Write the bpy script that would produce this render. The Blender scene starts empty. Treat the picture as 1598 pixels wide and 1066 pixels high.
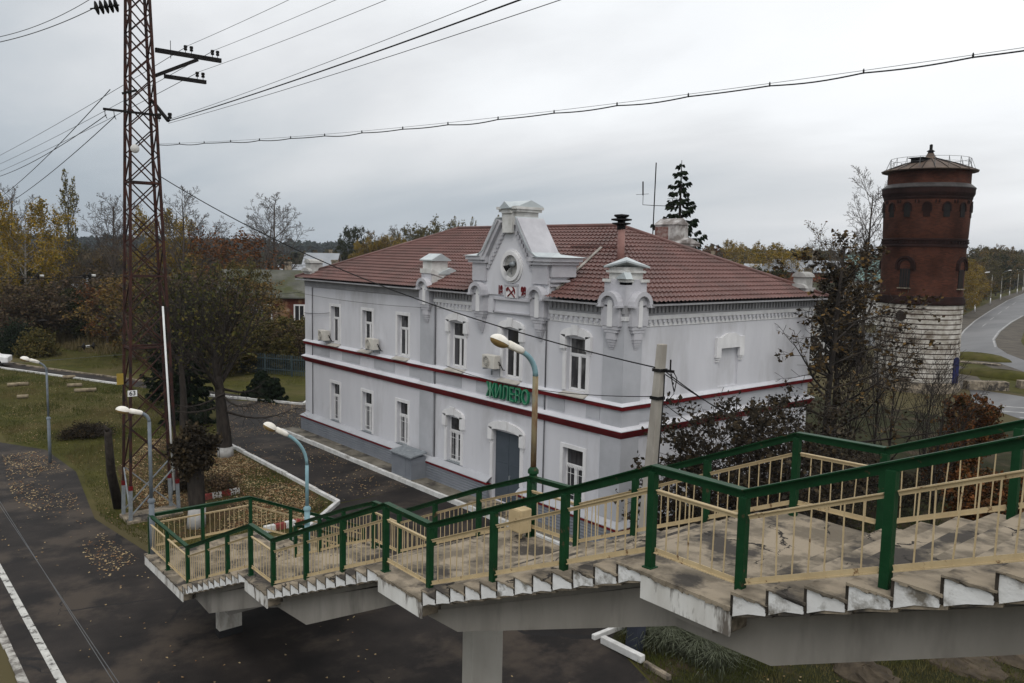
import bpy, math, random
import numpy as np
from mathutils import Vector, Matrix
R = math.radians
SC = bpy.context.scene
COL = SC.collection
# ------------------------------------------------------------------ camera
H = 10.4
cam = bpy.data.cameras.new("camera"); camo = bpy.data.objects.new("camera", cam); COL.objects.link(camo)
cam.sensor_width = 36.0; cam.lens = 36.0 * 1283.0 / 1598.0
cam.clip_start = 0.1; cam.clip_end = 12000
_p, _r, _y = R(6.115), R(1.171), R(49.98)
_f = Vector((-math.sin(_y)*math.cos(_p), math.cos(_y)*math.cos(_p), -math.sin(_p)))
_a = Vector((math.cos(_y), math.sin(_y), 0)); _b = _a.cross(_f)
_x = math.cos(_r)*_a + math.sin(_r)*_b; _u = -math.sin(_r)*_a + math.cos(_r)*_b
camo.matrix_world = Matrix((( _x.x, _u.x, -_f.x, 0), (_x.y, _u.y, -_f.y, 0), (_x.z, _u.z, -_f.z, H), (0, 0, 0, 1)))
SC.camera = camo
def G(px, py, z=0.0):
    "where the sight line through a photo pixel meets height z"
    d = _x*((px-799)/1283.0) - _u*((py-533)/1283.0) + _f
    t = (z-H)/d.z
    return (d.x*t, d.y*t)
def D(px, py, dist):
    "the point at a horizontal distance along the sight line"
    d = _x*((px-799)/1283.0) - _u*((py-533)/1283.0) + _f
    t = dist/math.hypot(d.x, d.y)
    return (d.x*t, d.y*t, H+d.z*t)
# ------------------------------------------------------------------ sky, sun
SUN_EL, SUN_AZ = R(50), R(132)
w = bpy.data.worlds.new("World"); SC.world = w; w.use_nodes = True
nt = w.node_tree; N = nt.nodes; Lk = nt.links
for n in list(N): N.remove(n)
def wn(t, **k):
    n = N.new(t)
    for a, v in k.items(): setattr(n, a, v)
    return n
out = wn("ShaderNodeOutputWorld"); bg1 = wn("ShaderNodeBackground"); bg2 = wn("ShaderNodeBackground"); mx = wn("ShaderNodeMixShader")
sky = wn("ShaderNodeTexSky", sky_type='NISHITA', sun_disc=False, sun_elevation=SUN_EL, sun_rotation=SUN_AZ)
sky.dust_density = 4.0
Lk.new(sky.outputs[0], bg1.inputs[0]); bg1.inputs[1].default_value = 0.10
tc = wn("ShaderNodeTexCoord"); sep = wn("ShaderNodeSeparateXYZ"); Lk.new(tc.outputs['Generated'], sep.inputs[0])
zz = wn("ShaderNodeMath", operation='MAXIMUM'); Lk.new(sep.outputs[2], zz.inputs[0]); zz.inputs[1].default_value = 0.0
z2 = wn("ShaderNodeMath", operation='ADD'); Lk.new(zz.outputs[0], z2.inputs[0]); z2.inputs[1].default_value = 0.16
dx = wn("ShaderNodeMath", operation='DIVIDE'); dy = wn("ShaderNodeMath", operation='DIVIDE')
Lk.new(sep.outputs[0], dx.inputs[0]); Lk.new(z2.outputs[0], dx.inputs[1]); Lk.new(sep.outputs[1], dy.inputs[0]); Lk.new(z2.outputs[0], dy.inputs[1])
cmb = wn("ShaderNodeCombineXYZ"); Lk.new(dx.outputs[0], cmb.inputs[0]); Lk.new(dy.outputs[0], cmb.inputs[1])
def wnoise(scale, detail, rough, dist, off):
    mp = wn("ShaderNodeMapping"); mp.inputs['Location'].default_value = off; mp.inputs['Scale'].default_value = (0.62, 1.25, 1.0); mp.inputs['Rotation'].default_value = (0, 0, R(-38))
    Lk.new(cmb.outputs[0], mp.inputs[0])
    n = wn("ShaderNodeTexNoise"); n.inputs['Scale'].default_value = scale; n.inputs['Detail'].default_value = detail
    n.inputs['Roughness'].default_value = rough; n.inputs['Distortion'].default_value = dist
    Lk.new(mp.outputs[0], n.inputs['Vector']); return n
n1 = wnoise(0.62, 7, 0.52, 0.25, (3.1, 1.7, 0)); n2 = wnoise(0.22, 3, 0.5, 0.0, (7.7, 4.2, 0))
# overcast: paler overhead, slate blue low down, a brighter quarter towards the right, soft banks of cloud
mm = wn("ShaderNodeMath", operation='ADD'); Lk.new(n1.outputs[0], mm.inputs[0]); Lk.new(n2.outputs[0], mm.inputs[1])
cl = wn("ShaderNodeMath", operation='MULTIPLY_ADD'); Lk.new(mm.outputs[0], cl.inputs[0]); cl.inputs[1].default_value = 0.62; cl.inputs[2].default_value = -0.62
zs = wn("ShaderNodeMath", operation='ADD'); zs.inputs[1].default_value = 0.10; Lk.new(zz.outputs[0], zs.inputs[0]); zq = wn("ShaderNodeMath", operation='MINIMUM'); Lk.new(zs.outputs[0], zq.inputs[0]); zq.inputs[1].default_value = 0.34
z3 = wn("ShaderNodeMath", operation='MULTIPLY'); Lk.new(cl.outputs[0], z3.inputs[0]); Lk.new(zq.outputs[0], z3.inputs[1])
z4 = wn("ShaderNodeMath", operation='MULTIPLY'); Lk.new(z3.outputs[0], z4.inputs[0]); z4.inputs[1].default_value = 3.2
dt = wn("ShaderNodeVectorMath", operation='DOT_PRODUCT'); Lk.new(tc.outputs['Generated'], dt.inputs[0]); dt.inputs[1].default_value = (math.cos(R(49.98)), math.sin(R(49.98)), 0)
az = wn("ShaderNodeMath", operation='MULTIPLY'); Lk.new(dt.outputs['Value'], az.inputs[0]); az.inputs[1].default_value = 0.20
t1 = wn("ShaderNodeMath", operation='ADD'); Lk.new(zz.outputs[0], t1.inputs[0]); Lk.new(az.outputs[0], t1.inputs[1])
t2 = wn("ShaderNodeMath", operation='ADD'); Lk.new(t1.outputs[0], t2.inputs[0]); Lk.new(z4.outputs[0], t2.inputs[1])
t3 = wn("ShaderNodeMath", operation='ADD'); Lk.new(t2.outputs[0], t3.inputs[0]); t3.inputs[1].default_value = 0.25
cr = wn("ShaderNodeValToRGB"); Lk.new(t3.outputs[0], cr.inputs[0])
e = cr.color_ramp.elements
e[0].position = 0.0; e[0].color = (0.36, 0.41, 0.46, 1)
e[1].position = 1.0; e[1].color = (1.0, 1.0, 1.0, 1)
for pos, c in ((0.2, (0.385, 0.435, 0.485, 1)), (0.26, (0.46, 0.505, 0.55, 1)), (0.33, (0.58, 0.61, 0.64, 1)), (0.42, (0.72, 0.735, 0.755, 1)), (0.52, (0.88, 0.90, 0.92, 1)), (0.68, (0.97, 0.98, 0.985, 1))):
    q = e.new(pos); q.color = c
Lk.new(cr.outputs[0], bg2.inputs[0]); bg2.inputs[1].default_value = 1.13
mx.inputs[0].default_value = 0.94
Lk.new(bg1.outputs[0], mx.inputs[1]); Lk.new(bg2.outputs[0], mx.inputs[2]); Lk.new(mx.outputs[0], out.inputs[0])
sun = bpy.data.lights.new("sun", 'SUN'); sun.energy = 0.9; sun.angle = R(25); sun.color = (1.0, 0.96, 0.9)
suno = bpy.data.objects.new("sun", sun); COL.objects.link(suno)
_sd = Vector((math.sin(SUN_AZ)*math.cos(SUN_EL), math.cos(SUN_AZ)*math.cos(SUN_EL), math.sin(SUN_EL)))
suno.rotation_euler = _sd.to_track_quat('Z', 'Y').to_euler()
SC.view_settings.view_transform = 'Standard'; SC.view_settings.look = 'None'; SC.view_settings.exposure = 0.0; SC.view_settings.gamma = 1.0
SC.view_settings.use_curve_mapping = False
SC.cycles.max_bounces = 6; SC.cycles.diffuse_bounces = 3; SC.cycles.glossy_bounces = 2; SC.cycles.transmission_bounces = 2
SC.cycles.volume_bounces = 0; SC.cycles.transparent_max_bounces = 8
# ------------------------------------------------------------------ materials
MATS = {}
def mat(name, c1, c2=None, scale=2.0, rough=0.8, detail=6, bump=0.0, bscale=None, metal=0.0, c3=None, s3=0.4, t3=(0.55, 0.7), stretch=(1, 1, 1), lohi=(0.35, 0.65), spec=0.16, crack=None):
    if name in MATS: return MATS[name]
    m = bpy.data.materials.new(name); m.use_nodes = True; t = m.node_tree; b = t.nodes["Principled BSDF"]
    b.inputs['Roughness'].default_value = rough; b.inputs['Metallic'].default_value = metal; b.inputs['Specular IOR Level'].default_value = spec
    tcn = t.nodes.new("ShaderNodeTexCoord"); mp = t.nodes.new("ShaderNodeMapping"); mp.inputs['Scale'].default_value = stretch
    t.links.new(tcn.outputs['Object'], mp.inputs[0])
    if c2 is None: c2 = tuple(x*0.82 for x in c1)
    def noise(s, d=detail, r=0.6):
        n = t.nodes.new("ShaderNodeTexNoise"); n.inputs['Scale'].default_value = s; n.inputs['Detail'].default_value = d; n.inputs['Roughness'].default_value = r
        t.links.new(mp.outputs[0], n.inputs['Vector']); return n
    n = noise(scale); rp = t.nodes.new("ShaderNodeValToRGB"); t.links.new(n.outputs[0], rp.inputs[0])
    rp.color_ramp.elements[0].position = lohi[0]; rp.color_ramp.elements[1].position = lohi[1]
    rp.color_ramp.elements[0].color = (*c2, 1); rp.color_ramp.elements[1].color = (*c1, 1)
    col = rp.outputs[0]
    if c3 is not None:
        k = noise(s3, 5, 0.65); r3 = t.nodes.new("ShaderNodeMapRange"); r3.inputs[1].default_value = t3[0]; r3.inputs[2].default_value = t3[1]
        t.links.new(k.outputs[0], r3.inputs[0]); mx3 = t.nodes.new("ShaderNodeMix"); mx3.data_type = 'RGBA'
        t.links.new(r3.outputs[0], mx3.inputs[0]); t.links.new(col, mx3.inputs[6]); mx3.inputs[7].default_value = (*c3, 1); col = mx3.outputs[2]
    if crack:
        sc_, wd_, cc_ = crack
        dn = noise(sc_*2.2, 4); ad = t.nodes.new("ShaderNodeMix"); ad.data_type = 'RGBA'; ad.inputs[0].default_value = 0.34
        t.links.new(mp.outputs[0], ad.inputs[6]); t.links.new(dn.outputs['Color'], ad.inputs[7])
        vo = t.nodes.new("ShaderNodeTexVoronoi"); vo.feature = 'DISTANCE_TO_EDGE'; vo.inputs['Scale'].default_value = sc_; t.links.new(ad.outputs[2], vo.inputs['Vector'])
        mk = noise(sc_*0.6, 4); mw = t.nodes.new("ShaderNodeMapRange"); mw.inputs[1].default_value = 0.50; mw.inputs[2].default_value = 0.68; mw.inputs[3].default_value = 0.0; mw.inputs[4].default_value = wd_; t.links.new(mk.outputs[0], mw.inputs[0])
        lt = t.nodes.new("ShaderNodeMath"); lt.operation = 'LESS_THAN'; t.links.new(vo.outputs['Distance'], lt.inputs[0]); t.links.new(mw.outputs[0], lt.inputs[1])
        mc = t.nodes.new("ShaderNodeMix"); mc.data_type = 'RGBA'; t.links.new(lt.outputs[0], mc.inputs[0]); t.links.new(col, mc.inputs[6]); mc.inputs[7].default_value = (*cc_, 1); col = mc.outputs[2]
    t.links.new(col, b.inputs['Base Color'])
    if bump:
        nb = noise(bscale or scale*4, 5); bm = t.nodes.new("ShaderNodeBump"); bm.inputs['Strength'].default_value = bump; bm.inputs['Distance'].default_value = 0.02
        t.links.new(nb.outputs[0], bm.inputs['Height']); t.links.new(bm.outputs[0], b.inputs['Normal'])
    MATS[name] = m; return m
def leafmat(name, cols, rough=0.7):
    "leaf colour varies from clump to clump"
    if name in MATS: return MATS[name]
    m = mat(name, cols[0], cols[1], scale=1.3, rough=rough, detail=4, lohi=(0.4, 0.6), c3=cols[2] if len(cols) > 2 else None, s3=2.7, t3=(0.5, 0.6), spec=0.06)
    return m
# ------------------------------------------------------------------ mesh builder
class MB:
    def __init__(s): s.v = []; s.f = []
    def add(s, vs, fs):
        o = len(s.v); s.v += [tuple(p) for p in vs]; s.f += [tuple(i+o for i in f) for f in fs]
    def box(s, x0, x1, y0, y1, z0, z1):
        if x0 > x1: x0, x1 = x1, x0
        if y0 > y1: y0, y1 = y1, y0
        if z0 > z1: z0, z1 = z1, z0
        s.add([(x0,y0,z0),(x1,y0,z0),(x1,y1,z0),(x0,y1,z0),(x0,y0,z1),(x1,y0,z1),(x1,y1,z1),(x0,y1,z1)],
              [(0,3,2,1),(4,5,6,7),(0,1,5,4),(1,2,6,5),(2,3,7,6),(3,0,4,7)])
    def prism(s, poly, axis, a0, a1):
        if axis == 'y': m = lambda p, a: (p[0], a, p[1])
        elif axis == 'x': m = lambda p, a: (a, p[0], p[1])
        else: m = lambda p, a: (p[0], p[1], a)
        n = len(poly); vs = [m(p, a0) for p in poly]+[m(p, a1) for p in poly]
        s.add(vs, [tuple(range(n)), tuple(range(2*n-1, n-1, -1))]+[(i, i+n, (i+1) % n+n, (i+1) % n) for i in range(n)])
    def bar(s, p, q, wd, ht, up=(0, 0, 1)):
        p = Vector(p); q = Vector(q); d = (q-p).normalized(); u = Vector(up)
        if abs(d.dot(u)) > 0.99: u = Vector((0, 1, 0))
        r = d.cross(u).normalized(); u = r.cross(d); r *= wd/2; u *= ht/2
        s.add([p-r-u, p+r-u, p+r+u, p-r+u, q-r-u, q+r-u, q+r+u, q-r+u], [(0,1,2,3),(7,6,5,4),(0,4,5,1),(1,5,6,2),(2,6,7,3),(3,7,4,0)])
    def tube(s, pts, r, n=6, cap=True):
        P = [Vector(p) for p in pts]; k = len(P); rs = r if isinstance(r, (list, tuple)) else [r]*k
        o = len(s.v); ref = Vector((0.31, 0.22, 0.93)); prev = None
        for i in range(k):
            d = (P[min(i+1, k-1)]-P[max(i-1, 0)])
            if d.length < 1e-9: d = Vector((0, 0, 1))
            d.normalize()
            if prev is None:
                a = d.cross(ref if abs(d.dot(ref)) < 0.95 else Vector((1, 0, 0))).normalized()
            else:
                a = (prev-d*prev.dot(d))
                a = a.normalized() if a.length > 1e-6 else d.cross(Vector((1, 0, 0))).normalized()
            prev = a; b = d.cross(a)
            for j in range(n):
                t = 2*math.pi*j/n; s.v.append(tuple(P[i]+(a*math.cos(t)+b*math.sin(t))*rs[i]))
        for i in range(k-1):
            for j in range(n):
                s.f.append((o+i*n+j, o+i*n+(j+1) % n, o+(i+1)*n+(j+1) % n, o+(i+1)*n+j))
        if cap:
            s.f.append(tuple(o+j for j in range(n-1, -1, -1))); s.f.append(tuple(o+(k-1)*n+j for j in range(n)))
    def lathe(s, prof, c, n=32, a0=0.0, a1=2*math.pi):
        o = len(s.v); full = abs(a1-a0-2*math.pi) < 1e-6; m = n if full else n+1
        for r, z in prof:
            for j in range(m):
                t = a0+(a1-a0)*j/n; s.v.append((c[0]+r*math.cos(t), c[1]+r*math.sin(t), c[2]+z))
        for i in range(len(prof)-1):
            for j in range(n):
                k = (j+1) % m
                s.f.append((o+i*m+j, o+i*m+k, o+(i+1)*m+k, o+(i+1)*m+j))
    def ell(s, c, rx, ry, rz, n=12, k=8, jit=0.0, rng=None):
        o = len(s.v)
        for i in range(k+1):
            ph = math.pi*i/k
            for j in range(n):
                t = 2*math.pi*j/n; q = 1+(rng.uniform(-jit, jit) if rng else 0)
                s.v.append((c[0]+rx*q*math.sin(ph)*math.cos(t), c[1]+ry*q*math.sin(ph)*math.sin(t), c[2]+rz*q*math.cos(ph)))
        for i in range(k):
            for j in range(n):
                s.f.append((o+i*n+j, o+(i+1)*n+j, o+(i+1)*n+(j+1) % n, o+i*n+(j+1) % n))
    def sweep(s, prof, path, closed=False):
        "profile of (outward, z) points carried along a path of (x, y) points, outward being to the right of travel, mitred"
        n = len(path); o = len(s.v); m = len(prof)
        for i in range(n):
            p = Vector(path[i])
            a = Vector(path[i-1]) if (closed or i > 0) else None
            b = Vector(path[(i+1) % n]) if (closed or i < n-1) else None
            ns = []
            if a is not None: d = (p-a).normalized(); ns.append(Vector((d.y, -d.x)))
            if b is not None: d = (b-p).normalized(); ns.append(Vector((d.y, -d.x)))
            nn = ns[0] if len(ns) == 1 else (ns[0]+ns[1])/(1+ns[0].dot(ns[1]))
            for ou, z in prof: s.v.append((p.x+nn.x*ou, p.y+nn.y*ou, z))
        for i in range(n if closed else n-1):
            k = (i+1) % n
            for j in range(m-1): s.f.append((o+i*m+j, o+k*m+j, o+k*m+j+1, o+i*m+j+1))
        if not closed:
            s.f.append(tuple(o+j for j in range(m))); s.f.append(tuple(o+(n-1)*m+j for j in range(m-1, -1, -1)))
    def build(s, name, m, parent=None, smooth=False, bevel=0.0, origin=None):
        me = bpy.data.meshes.new(name)
        org = Vector(origin) if origin is not None else Vector((0, 0, 0))
        off = org
        if parent is not None: off = world_of(parent)+org
        vs = s.v if off.length == 0 else [(a-off.x, b-off.y, c-off.z) for a, b, c in s.v]
        me.from_pydata(vs, [], s.f); me.update()
        if smooth: me.polygons.foreach_set("use_smooth", [True]*len(me.polygons))
        o = bpy.data.objects.new(name, me); COL.objects.link(o)
        if m is not None: me.materials.append(m)
        if parent is not None: o.parent = parent; o.location = org
        else: o.location = org
        if bevel:
            bm = o.modifiers.new("bevel", 'BEVEL'); bm.width = bevel; bm.segments = 2; bm.limit_method = 'ANGLE'
        return o
def world_of(o):
    p = Vector(o.location)
    while o.parent: o = o.parent; p += Vector(o.location)
    return p
def thing(name, label, cat, loc=(0, 0, 0), group=None):
    o = bpy.data.objects.new(name, None); COL.objects.link(o); o.location = loc; o.empty_display_size = 0.2
    o['label'] = label; o['category'] = cat
    if group: o['group'] = group
    return o
def tag(o, label, cat, group=None, kind=None):
    o['label'] = label; o['category'] = cat
    if group: o['group'] = group
    if kind: o['kind'] = kind
    return o
def struct(o, label=None, kind='structure'):
    o['kind'] = kind
    if label: o['label'] = label; o['category'] = o.name.split('.')[0].replace('_', ' ')
    return o
def copy_tree(o, parent=None):
    c = o.copy(); COL.objects.link(c)
    if parent is not None: c.parent = parent
    for ch in o.children: copy_tree(ch, c)
    return c
def text(body, name, m, parent, loc, size, extr=0.02, offset=0.0, rot=(R(90), 0, 0), sx=1.0, bevel=0.0):
    cu = bpy.data.curves.new(name, 'FONT'); cu.body = body; cu.size = size; cu.extrude = extr; cu.offset = offset; cu.align_x = 'CENTER'; cu.align_y = 'CENTER'
    cu.bevel_depth = bevel
    tmp = bpy.data.objects.new(name, cu); COL.objects.link(tmp); bpy.context.view_layer.update()
    me = bpy.data.meshes.new_from_object(tmp.evaluated_get(bpy.context.evaluated_depsgraph_get())); bpy.data.objects.remove(tmp)
    me.materials.clear(); me.materials.append(m)
    o = bpy.data.objects.new(name, me); COL.objects.link(o); o.parent = parent
    o.location = Vector(loc)-world_of(parent); o.rotation_euler = rot; o.scale = (sx, 1, 1); return o
# palette
M_wall = mat("wall_paint", (0.61, 0.615, 0.65), (0.55, 0.555, 0.59), scale=0.9, rough=0.9, bump=0.3, bscale=9, c3=(0.42, 0.42, 0.43), s3=0.55, t3=(0.52, 0.74), stretch=(1, 1, 0.3), detail=9)
M_pil = mat("pilaster_paint", (0.45, 0.46, 0.49), (0.37, 0.38, 0.405), scale=0.8, rough=0.9, bump=0.2, bscale=8)
M_white = mat("white_trim", (0.74, 0.74, 0.75), (0.62, 0.62, 0.63), scale=2.5, rough=0.85, bump=0.2, bscale=14, stretch=(1, 1, 0.5), detail=9)
M_oldw = mat("weathered_white", (0.66, 0.66, 0.65), (0.46, 0.46, 0.44), scale=2.2, rough=0.9, bump=0.3, bscale=10, c3=(0.28, 0.27, 0.25), s3=1.6, t3=(0.6, 0.75))
M_red = mat("dark_red_paint", (0.17, 0.011, 0.014), (0.105, 0.008, 0.010), scale=2.2, rough=0.6, detail=9)
M_grey = mat("grey_frieze", (0.33, 0.33, 0.345), (0.25, 0.25, 0.26), scale=1.5, rough=0.9)
M_siding = mat("grey_siding", (0.20, 0.215, 0.24), (0.16, 0.175, 0.20), scale=1.0, rough=0.6)
M_glass = mat("dark_glass", (0.018, 0.019, 0.022), (0.03, 0.03, 0.033), scale=0.7, rough=0.12, spec=0.5)
M_glassr = mat("curtained_glass", (0.06, 0.06, 0.065), (0.02, 0.02, 0.024), scale=1.4, rough=0.15, stretch=(6, 1, 0.6), spec=0.5)
M_frame = mat("white_plastic", (0.80, 0.80, 0.81), rough=0.4)
M_green = mat("green_paint", (0.008, 0.049, 0.018), (0.005, 0.032, 0.012), scale=3, rough=0.45, bump=0.25, bscale=24, c3=(0.075, 0.052, 0.03), s3=7, t3=(0.62, 0.68), detail=8)
M_beige = mat("beige_paint", (0.52, 0.415, 0.25), (0.43, 0.335, 0.195), scale=3, rough=0.55, bump=0.2, bscale=30, c3=(0.15, 0.085, 0.04), s3=8, t3=(0.60, 0.67), detail=8)
M_conc = mat("worn_concrete", (0.29, 0.245, 0.185), (0.15, 0.128, 0.098), scale=2.2, rough=0.92, bump=0.6, bscale=10, c3=(0.058, 0.052, 0.046), s3=1.3, t3=(0.50, 0.60), crack=(1.5, 0.03, (0.03, 0.027, 0.024)), lohi=(0.42, 0.56))
M_beam = mat("beam_concrete", (0.27, 0.255, 0.23), (0.20, 0.188, 0.168), scale=0.8, rough=0.92, bump=0.3, bscale=14, c3=(0.10, 0.092, 0.082), s3=0.7, t3=(0.52, 0.74), stretch=(1.4, 1, 0.4), detail=8)
M_steel = mat("rusty_steel", (0.064, 0.027, 0.021), (0.032, 0.017, 0.015), scale=3, rough=0.8, c3=(0.02, 0.016, 0.016), s3=2, t3=(0.5, 0.62))
M_black = mat("black_iron", (0.010, 0.010, 0.011), (0.018, 0.016, 0.015), rough=0.7, spec=0.1)
M_galv = mat("galvanised_steel", (0.30, 0.33, 0.35), (0.20, 0.22, 0.24), scale=6, rough=0.5, metal=0.3)
M_asph = mat("asphalt", (0.033, 0.0275, 0.0245), (0.014, 0.0125, 0.012), scale=0.8, rough=0.75, stretch=(1, 0.8, 1), bump=0.35, bscale=30, c3=(0.056, 0.045, 0.036), s3=0.4, t3=(0.50, 0.62), detail=10, crack=(0.45, 0.022, (0.016, 0.015, 0.015)))
M_bark = mat("dark_bark", (0.050, 0.042, 0.036), (0.022, 0.019, 0.017), scale=6, rough=0.95, bump=0.4, bscale=20, stretch=(1, 1, 0.3))
M_twig = mat("grey_brown_bark", (0.105, 0.088, 0.075), (0.055, 0.047, 0.042), scale=3, rough=0.95)
M_birch = mat("pale_bark", (0.33, 0.31, 0.28), (0.12, 0.11, 0.10), scale=3, rough=0.9, stretch=(1, 1, 3))
M_cable = mat("cable_rubber", (0.014, 0.014, 0.015), rough=0.6)
M_wire = mat("wire_metal", (0.12, 0.125, 0.13), rough=0.5, metal=0.3)
# ================================================================== station building
XL, XR, YF, YB = -42.8, -18.85, 20.8, 32.7
ZE = 8.72
st = thing("station_building", "two storey white railway station with brown tiled hipped roof and dark red bands", "building", (-30.8, 26.75, 0))
def wall_grid(mb, u0, u1, z0, z1, holes, P, depth):
    "P(u, z, d) gives the point d metres behind the wall face"
    us = sorted({u0, u1, *[h[0] for h in holes], *[h[1] for h in holes]}); zs = sorted({z0, z1, *[h[2] for h in holes], *[h[3] for h in holes]})
    for a, b in zip(us, us[1:]):
        for c, d in zip(zs, zs[1:]):
            if any(h[0] <= a and b <= h[1] and h[2] <= c and d <= h[3] for h in holes): continue
            mb.add([P(a, c, 0), P(b, c, 0), P(b, d, 0), P(a, d, 0)], [(0, 1, 2, 3)])
    for h in holes:
        a, b, c, d = h[:4]; q = [(a, c), (b, c), (b, d), (a, d)]; k = h[4] if len(h) > 4 else depth
        for i in range(4):
            s, t = q[i], q[(i+1) % 4]
            mb.add([P(*s, 0), P(*t, 0), P(*t, k), P(*s, k)], [(3, 2, 1, 0)])
        if len(h) > 4: mb.add([P(a, c, k), P(b, c, k), P(b, d, k), P(a, d, k)], [(0, 1, 2, 3)])
UW = [(-39.4, 0.95, 5.48, 7.41), (-36.05, 0.95, 5.48, 7.41), (-32.75, 0.95, 5.48, 7.41)]
UC = [(-28.42, 1.04, 5.46, 7.4), (-24.78, 1.04, 5.46, 7.4), (-21.12, 1.04, 5.46, 7.4)]
GW = [(-39.4, 0.95, 1.24, 3.27), (-36.05, 0.95, 1.24, 3.27), (-32.75, 0.95, 1.24, 3.27)]
GC = [(-28.58, 1.02, 1.24, 3.24), (-21.15, 1.05, 1.24, 3.3)]
DOOR = (-24.97, 1.72, 0.28, 3.22)
holes = [(c-w/2, c+w/2, a, b) for c, w, a, b in UW+UC+GW+GC+[DOOR]]
mb = MB()
wall_grid(mb, XL, XR, 0, ZE, holes, lambda u, z, d: (u, YF+d, z), 0.24)
wall_grid(mb, YF, YB, 0, ZE, [(26.15, 27.45, 5.44, 6.95, 0.09), (26.15, 27.45, 1.3, 3.1, 0.09)], lambda u, z, d: (XR-d, u, z), 0.1)
wall_grid(mb, -YB, -YF, 0, ZE, [], lambda u, z, d: (XL+d, -u, z), 0.1)
wall_grid(mb, -XR, -XL, 0, ZE, [(c-0.5, c+0.5, a, b, 0.15) for c in (21.5, 25, 28.5, 33, 36.5, 40) for a, b in ((5.46, 7.4), (1.24, 3.2))], lambda u, z, d: (-u, YB-d, z), 0.1)
mb.build("wall", M_wall, st)
# pilasters
def pil(x0, x1, y0, y1, z0, z1, m=M_pil):
    b = MB(); b.box(x0, x1, y0, y1, z0, z1); b.build("pilaster", m, st)
for z0, z1, in ((1.2, 4.13), (4.52, 5.12), (5.37, 8.35)):
    pil(-31.2, -30.12, YF-0.07, YF+0.02, z0, z1)
    b = MB(); b.box(-19.75, XR+0.07, YF-0.07, YF+0.02, z0, z1); b.box(XR-0.02, XR+0.07, YF+0.02, 21.65, z0, z1); b.build("pilaster", M_pil, st)
    b = MB(); b.box(XL-0.06, -42.0, YF-0.06, YF+0.02, z0, z1); b.build("pilaster", M_wall, st)
# sunk panels between the two bands (grey)
for x0, x1 in ((-42.0, -40.0), (-38.7, -36.7), (-35.4, -33.4), (-32.2, -31.2), (-30.12, -28.0), (-27.1, -22.75), (-22.65, -21.6), (-20.6, -19.8)):
    b = MB(); b.box(x0+0.06, x1-0.06, YF-0.025, YF+0.01, 4.62, 5.08); b.build("frieze_panel", M_pil, st)
for y0, y1 in ((21.7, 26.0), (27.6, 32.3)): b = MB(); b.box(XR-0.01, XR+0.025, y0, y1, 4.62, 5.08); b.build("frieze_panel", M_pil, st)
LOOP = [(XL, YF), (XR, YF), (XR, YB), (XL, YB)]
def ring(prof, name, m, path=None, closed=True):
    b = MB(); b.sweep(prof, path or LOOP, closed); return b.build(name, m, st)
ring([(0, 5.10), (0.13, 5.115), (0.15, 5.25), (0.17, 5.262)], "string_course", M_red)
ring([(0.17, 5.262), (0.17, 5.275), (0.06, 5.38), (0, 5.38)], "string_ledge", M_wall)
ring([(0, 4.12), (0.08, 4.13), (0.20, 4.33), (0.22, 4.40), (0.235, 4.402)], "string_course", M_red)
ring([(0.235, 4.402), (0.235, 4.43), (0.06, 4.53), (0, 4.53)], "string_ledge", M_wall)
# plinth: grey siding, red strip, sloping ledge; interrupted at the door
PP = [(-24.05, YF), (XR, YF), (XR, YB), (XL, YB), (XL, YF), (-25.9, YF)]
sid = [(0.0, 0.05), (0.24, 0.05)]
for i in range(7): z = 0.08+i*0.117; sid += [(0.25, z), (0.265, z+0.02), (0.25, z+0.09), (0.235, z+0.1)]
ring(sid+[(0.24, 0.905)], "plinth", M_siding, PP, False)
ring([(0.0, 0.905), (0.29, 0.905), (0.30, 0.99)], "plinth_strip", M_red, PP, False)
ring([(0.30, 0.99), (0.30, 1.02), (0.05, 1.2), (0, 1.2)], "plinth_ledge", M_pil, PP, False)
# cornice
b = MB(); b.sweep([(0, 8.33), (0.07, 8.35), (0.09, 8.74), (0, 8.74)], [(XL, YB), (XL, YF), (-31.2, YF)]); b.build("cornice", M_grey, st)
CP0 = [(-30.1, YF), (-27.15, YF)]; CP1 = [(-22.55, YF), (XR, YF), (XR, YB)]
b = MB()
for CP in (CP0, CP1): b.sweep([(0, 8.33), (0.08, 8.35), (0.10, 8.74), (0, 8.74)], CP)
x = -30.0
while x < XR:
    if not -27.3 < x < -22.55: b.box(x, x+0.09, YF-0.15, YF-0.05, 8.44, 8.66)
    x += 0.21
y = YF+0.1
while y < YB: b.box(XR+0.05, XR+0.15, y, y+0.09, 8.44, 8.66); y += 0.21
b.build("cornice", M_grey, st)
b = MB()
for CP in (CP0, CP1): b.sweep([(0, 8.19), (0.10, 8.2), (0.12, 8.345), (0, 8.345)], CP); b.sweep([(0, 7.93), (0.03, 7.95), (0.03, 8.19), (0, 8.19)], CP)
b.build("cornice_band", M_white, st)
b = MB()
x = -30.0
while x < XR:
    if -27.3 < x < -22.55: x += 0.26; continue
    b.box(x, x+0.12, YF-0.10, YF-0.03, 8.09, 8.19); b.box(x+0.06, x+0.12, YF-0.07, YF-0.03, 8.01, 8.09)
    x += 0.26
y = YF+0.1
while y < YB: b.box(XR+0.03, XR+0.10, y, y+0.12, 8.09, 8.19); b.box(XR+0.03, XR+0.07, y+0.06, y+0.12, 8.01, 8.09); y += 0.26
b.build("dentil_row", M_wall, st)
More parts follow.
